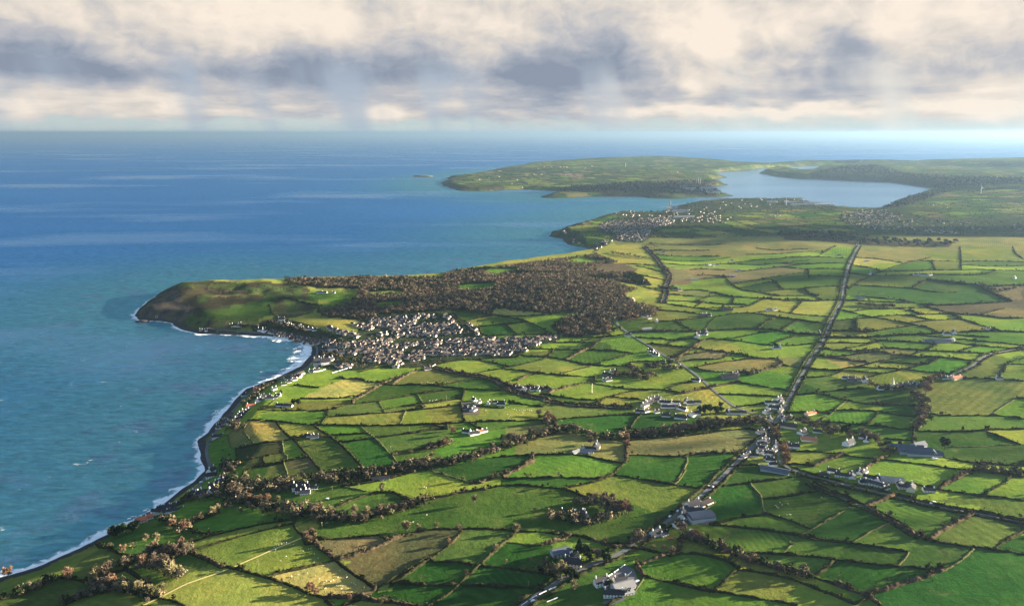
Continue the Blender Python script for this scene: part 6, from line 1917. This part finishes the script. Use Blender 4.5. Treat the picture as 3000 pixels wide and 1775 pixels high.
for u, v, hu, hv, a in BLOB:
    a0, e0 = azel(u, v); a1, _ = azel(u + hu, v); _, e1 = azel(u, v - hv)
    dx = n.math('MULTIPLY', n.math('SUBTRACT', wx, a0), 1 / abs(a1 - a0)); dy = n.math('MULTIPLY', n.math('SUBTRACT', wy, e0), 1 / abs(e1 - e0))
    r2_ = n.math('ADD', n.math('MULTIPLY', dx, dx), n.math('MULTIPLY', dy, dy))
    gq = n.math('MULTIPLY', n.math('EXPONENT', n.math('MULTIPLY', r2_, -.75)), a)
    acc = gq if acc is None else n.math('ADD', acc, gq)
# big soft billows above, small flat ones near the horizon
cq = nt.nodes.new('ShaderNodeCombineXYZ'); nt.links.new(n.math('MULTIPLY', az, 1.25), cq.inputs[0]); nt.links.new(n.math('MULTIPLY', el, 1.9), cq.inputs[1])
Q_ = vadd(cq.outputs[0], wob(cq.outputs[0], 2.0, 3, .38))
fb = n.noise(Q_, 1.3, 7, .54, .0)
fb2 = n.noise(vadd(Q_, (.085, .075, 0)), 1.3, 7, .54, .0)      # the same cloud a little nearer the sun: the difference is its lit side
relief = n.math('MULTIPLY', n.math('SUBTRACT', fb, fb2), 1.35)
big = n.noise(vadd(cq.outputs[0], (3.1, 9.4, 0)), .75, 2, .5)
cl_ = nt.nodes.new('ShaderNodeCombineXYZ'); nt.links.new(n.math('MULTIPLY', az, 1.7), cl_.inputs[0]); nt.links.new(n.math('MULTIPLY', el, 8.0), cl_.inputs[1])
low = n.noise(vadd(cl_.outputs[0], wob(cl_.outputs[0], 3.0, 3, .35)), 1.5, 5, .52)
up_ = n.maprange(el, .22, .42)
tex = n.math('ADD', n.math('MULTIPLY', up_, n.math('ADD', n.math('MULTIPLY_ADD', fb, .55, -.275), n.math('ADD', relief, n.math('MULTIPLY_ADD', big, .6, -.30)))), n.math('MULTIPLY', n.math('SUBTRACT', 1.0, up_), n.math('MULTIPLY_ADD', low, 1.2, -.62)))
base_ = n.math('MULTIPLY', n.math('MULTIPLY', n.maprange(el, .30, .42), n.maprange(el, .42, .80, 1, 0)), -.36)
B = n.math('ADD', n.math('ADD', n.math('MULTIPLY', acc, .95), tex), base_)
B = n.math('ADD', B, .66)
# sRGB of the photograph's clouds
def lin(c): return tuple((q / 255 / 12.92) if q / 255 < .04045 else ((q / 255 + .055) / 1.055) ** 2.4 for q in c)
cl = n.ramp(B, [(.08, lin((142, 153, 171))), (.30, lin((168, 174, 186))), (.52, lin((196, 195, 198))), (.72, lin((226, 217, 207))), (1.02, lin((252, 238, 222)))])
# clear pale strip just over the horizon
gap_edge = n.math('MULTIPLY_ADD', n.noise(A, 3.0, 4, .5), .24, .04)
gap = n.maprange(n.math('SUBTRACT', gap_edge, n.math('SUBTRACT', el, -.06)), -.03, .05)
cl = n.mix(n.math('MULTIPLY', gap, .8), cl, lin((200, 216, 214)))
# sky behind the camera darkened to cut the fill light on shaded land
cl = n.hsv(cl, v=n.maprange(y, -.35, .35, .22, 1.0))
# veils of rain hanging from the cloud base
cv = nt.nodes.new('ShaderNodeCombineXYZ'); nt.links.new(n.math('MULTIPLY_ADD', el, .22, az), cv.inputs[0]); nt.links.new(n.math('MULTIPLY', el, .25), cv.inputs[1])
veil = n.math('MULTIPLY', n.maprange(n.noise(cv.outputs[0], 2.1, 3, .5), .46, .66), n.math('MULTIPLY', n.maprange(el, .36, .60, 1, 0), .75))
cl = n.mix(veil, cl, n.mix(n.maprange(az, .2, 1.6), lin((176, 190, 206)), lin((232, 229, 220))))
bg2 = nt.nodes.new('ShaderNodeBackground'); n.set(bg2.inputs[0], cl)
EXPO = 3.0
bg2.inputs[1].default_value = 2 ** -EXPO
ms = nt.nodes.new('ShaderNodeMixShader')
cover = n.maprange(el, .92, 1.25, 1.0, .04)
n.set(ms.inputs[0], cover); nt.links.new(bg1.outputs[0], ms.inputs[1]); nt.links.new(bg2.outputs[0], ms.inputs[2])
nt.links.new(ms.outputs[0], out.inputs[0])
SC.view_settings.view_transform = 'Standard'; SC.view_settings.look = 'None'; SC.view_settings.gamma = 1; SC.view_settings.exposure = EXPO
# air
hb = 296000.0; x0, x1, y0, y1, zz0, zz1 = -hb, hb, -1500.0, hb, -16.0, CAMZ + 70
V = [(x0, y0, zz0), (x1, y0, zz0), (x1, y1, zz0), (x0, y1, zz0), (x0, y0, zz1), (x1, y0, zz1), (x1, y1, zz1), (x0, y1, zz1)]
Fh = [(0, 3, 2, 1), (4, 5, 6, 7), (0, 1, 5, 4), (1, 2, 6, 5), (2, 3, 7, 6), (3, 0, 4, 7)]
m = bpy.data.materials.new('haze'); m.use_nodes = True; nt = m.node_tree; nt.nodes.clear()
out = nt.nodes.new('ShaderNodeOutputMaterial'); pv = nt.nodes.new('ShaderNodeVolumePrincipled')
pv.inputs['Color'].default_value = (.15, .235, .335, 1); pv.inputs['Density'].default_value = 3.3e-5; pv.inputs['Anisotropy'].default_value = .40
nt.links.new(pv.outputs[0], out.inputs['Volume'])
link('haze', mesh_np('haze', V, Fh, m), kind='stuff')
SC.cycles.volume_bounces = 0; SC.cycles.max_bounces = 4; SC.cycles.diffuse_bounces = 2; SC.cycles.glossy_bounces = 2; SC.cycles.transparent_max_bounces = 8
SC.cycles.use_denoising = True
SC.render.engine = 'CYCLES'
write_labels()
